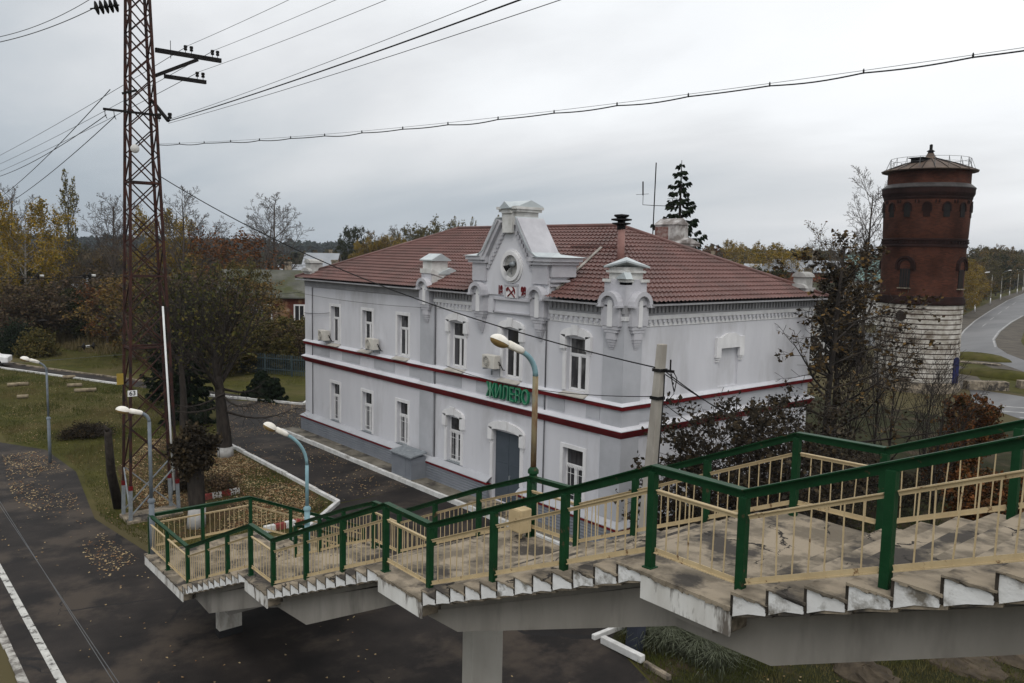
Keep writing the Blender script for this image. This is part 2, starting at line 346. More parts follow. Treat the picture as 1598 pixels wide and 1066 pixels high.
# ---- windows (one unit, copied)
def window_unit(w, h, bars, g):
    o = MB(); t = 0.05; d = 0.05; zt = h*0.66
    o.box(-w/2, -w/2+t, 0, d, 0, h); o.box(w/2-t, w/2, 0, d, 0, h); o.box(-w/2+t, w/2-t, 0, d, h-t, h); o.box(-w/2+t, w/2-t, 0, d, 0, t)
    o.box(-w/2+t, w/2-t, -0.01, d, zt, zt+0.085); o.box(-0.045, 0.045, -0.01, d, t, zt)
    for s in (-1, 1):
        a, b_ = sorted((s*0.045, s*(w/2-t)))
        o.box(a, a+0.024, 0.005, d-0.002, t, zt); o.box(b_-0.024, b_, 0.005, d-0.002, t, zt); o.box(a, b_, 0.005, d-0.003, t, t+0.04); o.box(a, b_, 0.005, d-0.003, zt-0.04, zt)
    f = o.build("window", M_frame, None)
    p = MB(); p.box(-w/2+t*0.5, w/2-t*0.5, d*0.55, d*0.9, t*0.5, h-t*0.5); pn = p.build("pane", g, f)
    if bars:
        q = MB()
        for i in range(5): x = -w/2+0.12+i*(w-0.24)/4; q.tube([(x, -0.07, 0.02), (x, -0.07, zt+0.1)], 0.009, 5)
        for z in (0.3, zt-0.25): q.tube([(-w/2+0.06, -0.07, z), (w/2-0.06, -0.07, z)], 0.009, 5)
        for i in range(7):
            cx = -w/2+0.12+i*(w-0.24)/6; q.tube([(cx+0.05*math.cos(k*math.pi/5), -0.07, zt+0.02+0.06*math.sin(k*math.pi/5)) for k in range(11)], 0.012, 4)
        q.build("window_grille", M_frame, f)
    return f
units = {}; M_glassc = mat('net_curtained_glass', (0.13, 0.13, 0.13), (0.03, 0.03, 0.034), scale=0.9, rough=0.2, stretch=(3, 1, 0.8), lohi=(0.45, 0.6), spec=0.5)
def put_window(c, w, z0, z1, bars, g):
    k = (w, round(z1-z0, 3), bars, g.name)
    if k not in units: units[k] = f = window_unit(w, z1-z0, bars, g)
    else: f = copy_tree(units[k])
    f.parent = st; f.location = Vector((c, YF+0.17, z0))-Vector(st.location)
for i, (c, w, a, b_) in enumerate(UW+UC): put_window(c, w, a, b_, False, (M_glassr, M_glass, M_glassc)[i % 3])
for i, (c, w, a, b_) in enumerate(GW+GC): put_window(c, w, a, b_, True, M_glassr if i % 2 == 0 else M_glass)
# dark rooms behind the panes
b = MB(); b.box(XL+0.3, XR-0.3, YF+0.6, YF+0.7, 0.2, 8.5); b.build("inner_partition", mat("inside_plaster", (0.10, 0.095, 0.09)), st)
# sills
M_sill = mat("sill_tin", (0.48, 0.46, 0.42), (0.36, 0.34, 0.30), rough=0.5)
for c, w, a, _ in UW+UC:
    b = MB(); b.add([(c-w/2-0.12, YF+0.17, a+0.01), (c+w/2+0.12, YF+0.17, a+0.01), (c+w/2+0.12, YF-0.27, a-0.14), (c-w/2-0.12, YF-0.27, a-0.14), (c-w/2-0.12, YF-0.27, a-0.17), (c+w/2+0.12, YF-0.27, a-0.17), (c-w/2-0.12, YF+0.17, a-0.03), (c+w/2+0.12, YF+0.17, a-0.03)], [(0, 3, 2, 1), (3, 4, 5, 2), (4, 6, 7, 5), (0, 6, 4, 3), (1, 2, 5, 7)]); b.build("window_sill", M_sill, st)
for c, w, a, _ in GW+GC: b = MB(); b.box(c-w/2+0.004, c+w/2-0.004, YF-0.05, YF+0.2, a-0.015, a+0.015); b.build("window_sill", M_galv, st)
# plain surrounds of the left wing
for c, w, a, b_ in UW+GW+[GC[1]]:
    s = MB(); o = 0.03; t = 0.15
    s.box(c-w/2-t, c-w/2-0.003, YF-o, YF+0.003, a, b_+t); s.box(c+w/2+0.003, c+w/2+t, YF-o, YF+0.003, a, b_+t); s.box(c-w/2-0.003, c+w/2+0.003, YF-o, YF+0.003, b_+0.003, b_+t)
    s.build("window_surround", M_white, st)
# hooded surrounds of the middle part
def hood(c, w, z0, z1, big=1.0, low=None):
    s = MB(); low = z0 if low is None else low; t = 0.27
    for k in (-1, 1):
        xa, xb = sorted((c+k*(w/2+0.003), c+k*(w/2+0.17))); s.box(xa, xb, YF-0.045, YF+0.003, low, z1-0.55)
        xa, xb = sorted((c+k*(w/2-0.02*0), c+k*(w/2+t))); 
        s.box(xa+(0.003 if k > 0 else 0), xb-(0.003 if k < 0 else 0), YF-0.11, YF+0.003, z1-0.42, z1+0.1)
        for i, q in enumerate((0.05, 0.09)): s.box(xa+0.02, xb-0.02-q*0.4, YF-0.09+q*0.4, YF+0.003, z1-0.49-i*0.07, z1-0.43-i*0.07)
    n = 8; top = [(c+(w/2+t)*math.cos(math.pi*i/n)*1.0, z1+0.1+0.30*big*math.sin(math.pi*i/n)) for i in range(n+1)]
    bot = [(c-(w/2)*math.cos(math.pi*i/n), z1+0.001+0.10*math.sin(math.pi*i/n)) for i in range(n+1)]
    for i in range(n):
        j = n-i; p = [top[i], top[i+1], bot[j-1], bot[j]]; s.prism(p, 'y', YF-0.11, YF+0.003)
    s.prism([(c-0.13, z1+0.12), (c+0.13, z1+0.12), (c+0.17, z1+0.48), (c-0.17, z1+0.48)], 'y', YF-0.15, YF-0.108)
    s.build("window_hood", M_white, st)
for c, w, a, b_ in UC: hood(c, w, a, b_)
hood(*GC[0]); hood(DOOR[0], DOOR[1], DOOR[2], DOOR[3], 1.15, 1.2)
# arch fillers in the openings
# side niche hood
s = MB(); yc = 26.8; z1 = 6.95; w = 1.3
for k in (-1, 1):
    ya, yb = sorted((yc+k*(w/2-0.05), yc+k*(w/2+0.24))); s.box(XR-0.003, XR+0.11, ya, yb, z1-0.35, z1+0.42)
    for i in range(2): s.box(XR-0.003, XR+0.08-i*0.03, ya+0.03, yb-0.03, z1-0.43-i*0.09, z1-0.37-i*0.09)
s.prism([(yc-w/2+0.05, z1), (yc+w/2-0.05, z1), (yc+w/2-0.05, z1+0.42), (yc+0.25, z1+0.56), (yc-0.25, z1+0.56), (yc-w/2+0.05, z1+0.42)], 'x', XR-0.003, XR+0.11)
s.build("window_hood", M_white, st)
# door
d = MB(); c, w, a, b_ = DOOR
for k in (-1, 1):
    xa, xb = sorted((c+k*0.01, c+k*(w/2-0.02))); d.box(xa, xb, YF+0.12, YF+0.17, a, b_-0.02)
dr = d.build("door", mat("blue_grey_steel", (0.075, 0.09, 0.11), (0.06, 0.075, 0.09), scale=1, rough=0.5), st, bevel=0.006)
h = MB(); h.box(c+0.08, c+0.12, YF+0.06, YF+0.12, 1.25, 1.45); h.build("door_handle", M_galv, dr)
h = MB()
for k in (-1, 1):
    xa, xb = sorted((c+k*0.12, c+k*(w/2-0.12)))
    for z in (0.5, 1.9): h.box(xa, xb, YF+0.105, YF+0.12, z, z+0.04)
h.build("door_rail", MATS["blue_grey_steel"], dr)
# down pipes
M_dark = mat("dark_zinc", (0.12, 0.125, 0.135), (0.09, 0.09, 0.1), rough=0.6)
for x in (-42.0, -30.02, -22.72):
    b = MB(); [b.tube([(x, YF-0.045, za), (x, YF-0.045, zb)], 0.026, 8) for za, zb in ((8.3, 5.39), (5.09, 4.53), (4.11, 1.21))]; b.build("down_pipe", M_dark, st, True)
# basement hatch beside the middle part
b = MB(); b.box(-32.0, -30.35, 19.75, 20.53, 0.2, 1.2); bo = b.build("basement_hatch", M_siding, st)
b = MB(); b.prism([(19.65, 1.2), (20.55, 1.34), (20.55, 1.40), (19.65, 1.26)], 'x', -32.08, -30.27); b.build("hatch_lid", M_galv, bo)
b = MB(); b.box(-30.352, -30.343, 19.75, 20.53, 0.86, 1.0); b.box(-31.7, -30.8, 19.735, 19.748, 0.3, 1.1); b.build("hatch_door", M_siding, bo)
# entrance step
b = MB(); b.box(-26.2, -23.8, 19.8, 20.8, 0.2, 0.28); b.build("door_step", M_conc, st)
# ---- roof: pressed metal tiles as real waves and steps
M_roof = mat("brown_metal_tile", (0.150, 0.072, 0.062), (0.110, 0.052, 0.045), scale=0.7, rough=0.5, c3=(0.092, 0.05, 0.043), s3=0.8, t3=(0.48, 0.68), spec=0.4, detail=9)
EX0, EX1, EY0, EY1, EZ = XL-0.45, XR+0.45, YF-0.45, YB+0.45, 8.80
RX0, RX1, RY, RZ = -36.5, -24.75, 26.75, 11.66
def tiles(A0, A1, B0, B1, name, fine):
    "slope between eave A0-A1 and top B0-B1"
    A0, A1, B0, B1 = map(Vector, (A0, A1, B0, B1)); eav = (A1-A0).normalized(); L = (A1-A0).length
    up = ((B0+B1)/2-(A0+A1)/2); up = (up-eav*up.dot(eav)); S = up.length; upn = up.normalized(); nor = eav.cross(upn).normalized()
    if nor.z < 0: nor = -nor
    nr = int(S/0.35); rows = []
    for i in range(nr):
        s0, s1 = i/nr, (i+1)/nr; rows += [(s0+1e-4, 0.05), (s0+(s1-s0)*0.5, 0.02), (s1, 0.0)]
    m = MB(); nu = int(L/fine); W = nu+1
    for s, hgt in rows:
        p = A0.lerp(B0, s); q = A1.lerp(B1, s)
        for j in range(W):
            v = p.lerp(q, j/nu); u = (v-A0).dot(eav)
            m.v.append(tuple(v+nor*(hgt+0.026*math.cos(2*math.pi*u/0.235)+0.02)))
    for i in range(len(rows)-1):
        for j in range(nu):
            vx, vy, _ = m.v[i*W+j]
            if (vy < YF+0.7 and -27.3 < vx < -22.42) or (vy < YF+0.15 and -31.0 < vx < -30.24) or (vx > -19.75 and vy < 21.72): continue
            m.f.append((i*W+j, i*W+j+1, (i+1)*W+j+1, (i+1)*W+j))
    return m.build(name, M_roof, st)
a0, a1, a2, a3 = (EX0, EY0, EZ), (EX1, EY0, EZ), (EX1, EY1, EZ), (EX0, EY1, EZ); r0, r1 = (RX0, RY, RZ), (RX1, RY, RZ)
roof = tiles(a0, a1, r0, r1, "roof_slope", 0.058); tiles(a1, a2, r1, r1, "roof_slope", 0.058)
tiles(a2, a3, r1, r0, "roof_slope", 0.3); tiles(a3, a0, r0, r0, "roof_slope", 0.3)
b = MB()
for xa, xb, ya, yb in ((EX0, -31.08, EY0, YF+0.2), (-30.18, -27.3, EY0, YF+0.2), (-22.42, -19.75, EY0, YF+0.2), (XR-0.2, EX1, 21.72, EY1), (EX0, XL+0.2, YF+0.2, EY1), (XL+0.2, XR-0.2, YB-0.2, EY1)): b.box(xa, xb, ya, yb, EZ-0.10, EZ-0.04)
b.build("roof_soffit", M_grey, st)
b = MB()
for p, q in ((r0, r1), (a0, r0), (a1, r1), (a2, r1), (a3, r0)):
    p = Vector(p); p = p.lerp(Vector(q), 0.17 if p == Vector(a1) else 0.0)+Vector((0, 0, 0.06)); q = Vector(q)+Vector((0, 0, 0.06)); b.tube([p, q], 0.09, 8)
b.build("ridge_cap", M_roof, st, True)
# valley flashing strip, roof ladder strip
def roofz(y): return EZ+(y-EY0)/(RY-EY0)*(RZ-EZ)
b = MB(); b.bar((-22.35, 20.9, roofz(20.9)+0.08), (-23.6, 24.5, roofz(24.5)+0.09), 0.12, 0.04); b.build("roof_flashing", mat("old_tin", (0.33, 0.31, 0.28), (0.16, 0.14, 0.12), rough=0.5, metal=0.2), st)
b = MB(); b.bar((-25.4, 24.5, roofz(24.5)+0.1), (-21.8, 24.5, roofz(24.5)+0.1), 0.05, 0.05); b.build("snow_guard", M_roof, st)
b = MB(); b.tube([(-21.62, 23.5, 9.9), (-21.62, 23.5, 11.4)], 0.145, 12); vp = b.build("vent_pipe", mat("pinkish_pipe", (0.30, 0.17, 0.15), (0.24, 0.13, 0.115), rough=0.6), st, True)
b = MB(); b.lathe([(0.16, 11.38), (0.17, 11.55), (0.36, 11.60), (0.36, 11.64), (0.15, 11.66), (0.15, 11.7), (0.40, 11.74), (0.40, 11.79), (0.17, 11.82), (0.3, 11.9), (0.28, 11.95), (0.0, 11.98)], (-21.64, 23.5, 0), 12); b.build("cowl", M_black, vp)
# chimney at the back
M_chim = mat('sooty_whitewash', (0.46, 0.45, 0.44), (0.20, 0.18, 0.17), scale=2.4, rough=0.9, bump=0.3, lohi=(0.4, 0.6))
b = MB(); b.box(-26.35, -24.45, 30.4, 31.7, 9.4, 10.9); ch = b.build("chimney", M_chim, st)
b = MB(); b.box(-26.5, -24.3, 30.25, 31.85, 10.9, 11.02); b.prism([(30.2, 11.02), (31.9, 11.02), (31.05, 11.3)], 'x', -26.55, -24.25); b.build("chimney_cap", M_chim, ch)
b = MB(); b.box(-26.0, -24.75, 30.6, 31.5, 11.1, 11.9); b.prism([(30.55, 11.9), (31.55, 11.9), (31.05, 12.2)], 'x', -26.05, -24.7); b.build("flue", M_chim, ch)
b = MB(); b.box(-26.0, -25.2, 30.585, 30.6, 11.15, 11.8); b.build("flue_brickwork", mat("raw_brick", (0.14, 0.045, 0.035), (0.30, 0.24, 0.22), scale=6, rough=0.9), ch)
an = thing("roof_antenna", "thin forked aerial mast rising beside the station chimney", "antenna", (-26.05, 30.5, 10.9))
b = MB(); b.tube([(-26.05, 30.5, 10.95), (-26.0, 30.5, 14.8)], 0.03, 6); b.build("mast_rod", M_black, an)
b = MB(); b.tube([(-26.05, 30.5, 12.8), (-26.65, 30.4, 12.85), (-26.65, 30.4, 13.35)], 0.016, 5); b.tube([(-26.66, 30.4, 13.3), (-26.69, 30.4, 13.95)], 0.035, 6)
b.tube([(-27.1, 30.4, 13.35), (-26.3, 30.4, 13.35)], 0.01, 4); b.tube([(-26.05, 30.5, 12.8), (-25.1, 30.7, 12.75), (-25.1, 30.7, 13.1)], 0.016, 5); b.tube([(-25.4, 30.7, 13.1), (-24.8, 30.7, 13.1)], 0.01, 4)
b.build("side_arm", M_black, an)
# ---- consoles, turrets and the gable
def console(mb_, cx, ztop, r, zlow, P, dep):
    "arched hanging console; P(u, z, d) maps to the facade, d towards the viewer"
    n = 10; zc = ztop-r
    arc = [(cx+r*math.cos(math.pi*i/n), zc+r*math.sin(math.pi*i/n)) for i in range(n+1)]
    ri = r*0.68; arci = [(cx+ri*math.cos(math.pi*i/n), zc+ri*math.sin(math.pi*i/n)) for i in range(n+1)]
    def pr(poly, d0, d1):
        k = len(poly); mb_.add([P(u, z, d0) for u, z in poly]+[P(u, z, d1) for u, z in poly], [tuple(range(k)), tuple(range(2*k-1, k-1, -1))]+[(i, i+k, (i+1) % k+k, (i+1) % k) for i in range(k)])
    pr(arc, -0.02, dep*0.62)
    for i in range(n): pr([arc[i], arc[i+1], arci[i+1], arci[i]], dep*0.62, dep)
    for s in (-1, 1):
        a, b2 = sorted((cx+s*r*1.06, cx+s*r*0.62)); pr([(a, zc-0.07), (b2, zc-0.07), (b2, zc), (a, zc)], 0.0, dep+0.04)
    span = zc-0.07-zlow; zz_ = zc-0.07
    for fr, hw, dd in ((0.42, 0.86, 0.62), (0.08, 0.74, 0.56), (0.07, 0.62, 0.5), (0.16, 0.44, 0.46), (0.06, 0.37, 0.40), (0.06, 0.30, 0.34), (0.05, 0.24, 0.28), (0.05, 0.18, 0.2), (0.05, 0.12, 0.14)):
        z0 = zz_-span*fr; pr([(cx-r*hw, z0), (cx+r*hw, z0), (cx+r*hw, zz_), (cx-r*hw, zz_)], -0.02, dep*dd); zz_ = z0
def niche(mb_, cx, z0, z1, hw, P, d):
    n = 8; poly = [(cx-hw, z0), (cx+hw, z0)]+[(cx+hw*math.cos(math.pi*i/n), z1-hw+hw*math.sin(math.pi*i/n)) for i in range(n+1)]
    k = len(poly); mb_.add([P(u, z, d) for u, z in poly]+[P(u, z, d+0.012) for u, z in poly], [tuple(range(k)), tuple(range(2*k-1, k-1, -1))]+[(i, i+k, (i+1) % k+k, (i+1) % k) for i in range(k)])
PF = lambda u, z, d: (u, YF-0.02-d, z)
PS = lambda u, z, d: (XR+0.02+d, u, z)
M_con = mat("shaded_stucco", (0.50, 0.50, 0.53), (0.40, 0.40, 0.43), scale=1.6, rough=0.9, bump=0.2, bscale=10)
M_tin = mat("pale_tin", (0.52, 0.57, 0.58), (0.40, 0.44, 0.46), scale=1.5, rough=0.42, metal=0.25)
def cap_gable(mb_, x0, x1, y0, y1, z0, z1, ridge='x'):
    if ridge == 'x': mb_.prism([(y0, z0), (y1, z0), (y1, z0+0.05), ((y0+y1)/2, z1), (y0, z0+0.05)], 'x', x0, x1)
    else: mb_.prism([(x0, z0), (x1, z0), (x1, z0+0.05), ((x0+x1)/2, z1), (x0, z0+0.05)], 'y', y0, y1)
# turret over the mid pilaster
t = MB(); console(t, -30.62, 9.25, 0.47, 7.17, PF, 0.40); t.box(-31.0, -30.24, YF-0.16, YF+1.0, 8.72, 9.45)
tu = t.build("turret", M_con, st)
t = MB(); t.box(-30.98, -30.26, YF-0.1, YF+0.75, 9.42, 10.0); t.box(-31.0, -30.22, YF-0.12, YF+1.6, 8.7, 9.35); t.prism([(YF-0.2, 9.45), (YF+1.35, 9.0), (YF+1.35, 9.1), (YF-0.2, 9.65)], 'x', -31.06, -30.18); t.build("turret_block", M_oldw, tu)
t = MB(); cap_gable(t, -31.1, -30.14, YF-0.2, YF+0.85, 10.0, 10.32); cap_gable(t, -31.1, -30.14, YF+0.2, YF+1.5, 9.4, 9.7); t.build("turret_cap", M_tin, tu)
t = MB(); niche(t, -30.62, 8.06, 8.95, 0.12, PF, 0.25); t.build("turret_niche", M_white, tu)
# corner turret with two faces
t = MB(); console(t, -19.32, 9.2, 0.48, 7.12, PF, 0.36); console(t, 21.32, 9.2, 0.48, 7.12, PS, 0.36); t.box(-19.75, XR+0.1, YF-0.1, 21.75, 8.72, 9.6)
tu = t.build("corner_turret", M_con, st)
t = MB(); t.box(-19.62, XR+0.02, YF-0.02, 21.62, 9.6, 10.02); t.box(-19.7, XR+0.1, YF-0.1, 21.7, 9.82, 9.9)
t.box(-19.8, -19.45, YF-0.16, YF+0.3, 9.5, 9.6); t.box(XR-0.3, XR+0.16, 21.4, 21.82, 9.5, 9.6)
for i in range(3): t.box(-19.14+i*0.05, XR+0.16-i*0.03, YF-0.16+i*0.03, YF+0.3-i*0.05, 9.6-i*0.09, 9.68-i*0.09)
t.build("turret_block", M_oldw, tu)
t = MB(); ap = (XR-0.15, YF+0.15, 10.36); cs = [(-19.74, YF-0.18, 10.04), (XR+0.18, YF-0.18, 10.25), (XR+0.18, 21.8, 10.04), (-19.74, 21.8, 9.98)]
t.add(cs+[ap]+[(a, b2, c-0.06) for a, b2, c in cs], [(0, 1, 4), (1, 2, 4), (2, 3, 4), (3, 0, 4), (0, 5, 6, 1), (1, 6, 7, 2), (2, 7, 8, 3), (3, 8, 5, 0), (5, 8, 7, 6)])
t.prism([(-19.15, 9.62), (XR+0.22, 9.62), (XR+0.1, 9.85)], 'y', YF-0.24, YF+0.1); t.build("turret_cap", M_tin, tu)
t = MB(); niche(t, -19.32, 7.98, 8.9, 0.12, PF, 0.225); niche(t, 21.32, 7.98, 8.9, 0.10, PS, 0.225); t.build("turret_niche", M_white, tu)
M_plast = mat('grey_plaster', (0.44, 0.44, 0.43), (0.27, 0.265, 0.255), scale=2.5, rough=0.9, bump=0.3)
# end turrets at the left front and right back corners
for (x0, x1, y0, y1) in ((-42.95, -42.1, YF-0.12, YF+0.8), (-19.55, -18.8, 32.0, 32.8), (-42.9, -42.1, 31.9, 32.8)):
    t = MB(); t.box(x0, x1, y0, y1, 8.75, 9.2); t.box(x0+0.1, x1-0.1, y0+0.1, y1-0.1, 9.2, 9.65)
    n = 6; w2 = (x1-x0)/2-0.04; cx = (x0+x1)/2
    t.prism([(cx+w2*math.cos(math.pi*i/n), 9.65+0.22*math.sin(math.pi*i/n)) for i in range(n+1)], 'y', y0+0.03, y1-0.03)
    t.prism([(cx+(w2+0.1)*math.cos(math.pi*i/n), 9.18+0.2*math.sin(math.pi*i/n)) for i in range(n+1)], 'y', y0-0.1, y0+0.12)
    t.build("corner_turret", M_plast, st)
# gable
gx = -24.85
g = MB(); g.box(gx-2.3, gx+2.3, YF-0.06, YF+0.0, 8.0, 8.75); g.prism([(gx-2.3, 8.75), (gx+2.3, 8.75), (gx+2.3, 9.3), (gx+2.2, 10.05), (gx+1.5, 10.05), (gx+0.46, 11.55), (gx-0.46, 11.55), (gx-1.5, 10.05), (gx-2.2, 10.05), (gx-2.3, 9.3)], 'y', YF-0.12, YF+0.95)
gb = g.build("gable", M_wall, st)
g = MB()
for k in (-1, 1):
    xa, xb = sorted((gx+k*1.42, gx+k*2.3)); g.box(xa, xb, YF-0.22, YF-0.12, 9.28, 10.02)
    g.box(*sorted((gx+k*2.2, gx+k*2.42)), YF-0.1, YF+1.15, 9.55, 10.0); g.box(*sorted((gx+k*2.3, gx+k*2.4)), YF-0.1, YF+1.1, 9.2, 9.28); g.box(*sorted((gx+k*2.3, gx+k*2.46)), YF-0.1, YF+1.2, 9.36, 9.44)
    g.box(*sorted((gx+k*1.3, gx+k*2.5)), YF-0.30, YF+1.2, 10.0, 10.12); g.box(*sorted((gx+k*1.35, gx+k*2.6)), YF-0.36, YF+1.3, 10.12, 10.27)
    # raking cornice
    for (o0, o1, dd) in ((0.0, 0.14, 0.30), (0.14, 0.30, 0.37)):
        nx, nz = 0.82*k, 0.57
        p = [(gx+k*1.5, 10.05), (gx+k*0.42, 11.6)]
        g.prism([(p[0][0]+nx*o0, p[0][1]+nz*o0), (p[1][0]+nx*o0, p[1][1]+nz*o0), (p[1][0]+nx*o1, p[1][1]+nz*o1), (p[0][0]+nx*o1, p[0][1]+nz*o1)], 'y', YF-dd, YF+1.0)
    for i in range(9):
        x = gx+k*(1.40-i*0.115); z = 9.78+i*0.165; g.box(*sorted((x, x-k*0.13)), YF-0.19, YF-0.118, z, z+0.17); g.box(*sorted((x-k*0.13, x-k*0.19)), YF-0.16, YF-0.118, z+0.04, z+0.17)
g.build("gable_moulding", M_con, gb)
g = MB(); g.box(gx-0.46, gx+0.46, YF-0.2, YF+0.9, 11.5, 12.02); g.box(gx-0.3, gx+0.3, YF-0.3, YF-0.2, 11.2, 12.0)
n = 8; g.prism([(gx+0.3*math.cos(math.pi*i/n), 11.95+0.22*math.sin(math.pi*i/n)) for i in range(n+1)], 'y', YF-0.36, YF-0.2)
g.box(gx-0.56, gx+0.56, YF-0.28, YF+1.0, 12.0, 12.1); g.box(gx-0.62, gx-0.32, YF-0.36, YF+1.05, 12.1, 12.2); g.box(gx+0.32, gx+0.62, YF-0.36, YF+1.05, 12.1, 12.2); g.box(gx-0.5, gx+0.5, YF-0.2, YF+1.0, 12.1, 12.22)
g.build("gable_crown", M_oldw, gb)
g = MB(); cap_gable(g, gx-0.56, gx+0.58, YF-0.2, YF+1.05, 12.18, 12.46); cap_gable(g, gx-0.3, gx+0.3, YF-0.46, YF+0.2, 12.12, 12.4, 'y'); 
for k in (-1, 1):
    fl_ = [(gx+k*x_, z_) for x_, z_ in ((1.78, 10.29), (1.40, 10.52), (1.12, 10.86), (0.86, 11.26), (0.66, 11.62), (0.56, 11.78))]
    for p0, p1 in zip(fl_, fl_[1:]): g.prism([p0, p1, (p1[0]+k*0.025, p1[1]+0.03), (p0[0]+k*0.025, p0[1]+0.03)], 'y', YF-0.39, YF+1.02)
    xa, xb = sorted((gx+k*1.6, gx+k*2.7)); g.add([(xa, YF-0.42, 10.28), (xb, YF-0.42, 10.28), (xb, YF+1.5, 10.28), (xa, YF+1.5, 10.28), ((xa+xb)/2, YF+0.3, 10.42)], [(0, 1, 4), (1, 2, 4), (2, 3, 4), (3, 0, 4), (0, 3, 2, 1)])
g.build("gable_flashing", M_tin, gb)
for cx in (-26.66, -23.02):
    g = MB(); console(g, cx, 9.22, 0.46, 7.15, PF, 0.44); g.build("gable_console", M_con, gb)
    g = MB(); niche(g, cx, 8.02, 8.95, 0.12, PF, 0.275); g.build("gable_niche", M_white, gb)
# medallion
mc = (gx+0.14, 9.9)
def annulus(mb_, c, r0, r1, y0, y1, n=32, sx=1.0):
    for i in range(n):
        a, b2 = 2*math.pi*i/n, 2*math.pi*(i+1)/n
        mb_.prism([(c[0]+r0*sx*math.cos(a), c[1]+r0*math.sin(a)), (c[0]+r1*sx*math.cos(a), c[1]+r1*math.sin(a)), (c[0]+r1*sx*math.cos(b2), c[1]+r1*math.sin(b2)), (c[0]+r0*sx*math.cos(b2), c[1]+r0*math.sin(b2))], 'y', y0, y1)
g = MB(); annulus(g, mc, 0.44, 0.58, YF-0.24, YF-0.118); annulus(g, mc, 0.58, 0.66, YF-0.17, YF-0.118); g.build("medallion", M_white, gb)
g = MB(); g.prism([(mc[0]+0.44*math.cos(2*math.pi*i/32), mc[1]+0.44*math.sin(2*math.pi*i/32)) for i in range(32)], 'y', YF-0.135, YF-0.119); g.build("medallion_disc", mat("dull_plaster", (0.42, 0.42, 0.41), (0.25, 0.25, 0.24), scale=5, rough=0.9), gb)
g = MB(); zb, zt = 8.04, 8.62
g.box(gx-1.0, gx+1.28, YF-0.16, YF-0.058, zt-0.06, zt+0.02); g.box(gx-1.0, gx+1.28, YF-0.12, YF-0.058, zb, zb+0.06); g.box(gx-1.0, gx-0.94, YF-0.12, YF-0.058, zb, zt); g.box(gx+1.22, gx+1.28, YF-0.12, YF-0.058, zb, zt)
g.box(gx-0.28, gx+0.56, YF-0.17, YF-0.118, 9.14, 9.22); g.box(gx-0.28, gx-0.2, YF-0.16, YF-0.118, 8.66, 9.15); g.box(gx+0.48, gx+0.56, YF-0.16, YF-0.118, 8.66, 9.15); g.build("gable_panel", M_con, gb)
g = MB(); g.box(gx-0.2, gx+0.48, YF-0.135, YF-0.119, 8.67, 9.14); g.build("emblem_field", M_white, gb)
g = MB(); ex, ez, yy = gx+0.14, 8.89, YF-0.155
g.bar((ex-0.2, yy, ez+0.17), (ex+0.22, yy, ez-0.19), 0.03, 0.045, (0, 1, 0)); g.bar((ex+0.16, yy, ez+0.1), (ex-0.22, yy, ez-0.18), 0.03, 0.045, (0, 1, 0))
g.prism([(ex-0.23, ez+0.19), (ex-0.16, ez+0.2), (ex-0.21, ez+0.06), (ex-0.26, ez+0.02), (ex-0.31, ez+0.11)], 'y', yy-0.015, yy+0.015)
g.tube([(ex+0.05+0.0, yy, ez+0.2), (ex+0.12, yy, ez+0.19), (ex+0.19, yy, ez+0.1), (ex+0.22, yy, ez+0.0), (ex+0.22, yy, ez-0.08)], [0.012, 0.025, 0.035, 0.025, 0.01], 6)
g.build("crossed_tools_emblem", M_red, gb)
text("18", "year_number", M_red, gb, (gx-0.55, YF-0.14, 8.93), 0.50, 0.015, 0.012, sx=0.56)
text("98", "year_number", M_red, gb, (gx+0.86, YF-0.14, 8.93), 0.50, 0.015, 0.012, sx=0.56)
# loudspeaker in the medallion
ls = thing("horn_loudspeaker", "dark horn loudspeaker fixed in the round medallion of the gable", "loudspeaker", (mc[0], YF-0.16, mc[1]))
b = MB(); b.tube([(mc[0]-0.16, YF-0.36, mc[1]-0.1), (mc[0]-0.06, YF-0.27, mc[1]-0.02), (mc[0]+0.1, YF-0.2, mc[1]+0.08)], [0.13, 0.07, 0.05], 12); b.build("horn", M_black, ls, True)
b = MB(); b.tube([(mc[0]+0.05, YF-0.22, mc[1]+0.05), (mc[0]+0.24, YF-0.22, mc[1]+0.12)], 0.1, 10); b.tube([(mc[0], YF-0.25, mc[1]-0.05), (mc[0]+0.02, YF-0.15, mc[1]-0.3)], 0.012, 5); b.tube([(mc[0]-0.1, YF-0.15, mc[1]+0.35), (mc[0]-0.02, YF-0.2, mc[1])], 0.008, 5); b.build("driver", M_galv, ls, True)
# station name
sg = thing("station_sign", "green raised letters spelling the station name on the facade", "sign", (-24.72, YF-0.1, 4.86))
text("ЖИЛЕВО", "lettering", mat("sign_green", (0.015, 0.17, 0.085), (0.012, 0.14, 0.07), rough=0.45), sg, (-24.80, YF-0.16, 4.83), 0.80, 0.05, 0.012, sx=0.745)
text("ЖИЛЕВО", "letter_face", mat("sign_pale_green", (0.16, 0.36, 0.24), rough=0.45), sg, (-24.80, YF-0.216, 4.83), 0.80, 0.004, -0.022, sx=0.745)
b = MB(); b.bar((-26.2, YF-0.09, 5.02), (-23.2, YF-0.09, 5.02), 0.03, 0.03); b.bar((-26.2, YF-0.09, 4.7), (-23.2, YF-0.09, 4.7), 0.03, 0.03)
for x in (-26, -25, -24.3, -23.4): b.box(x-0.015, x+0.015, YF-0.09, YF-0.03, 4.68, 5.04)
b.build("fixing_rail", M_galv, sg)
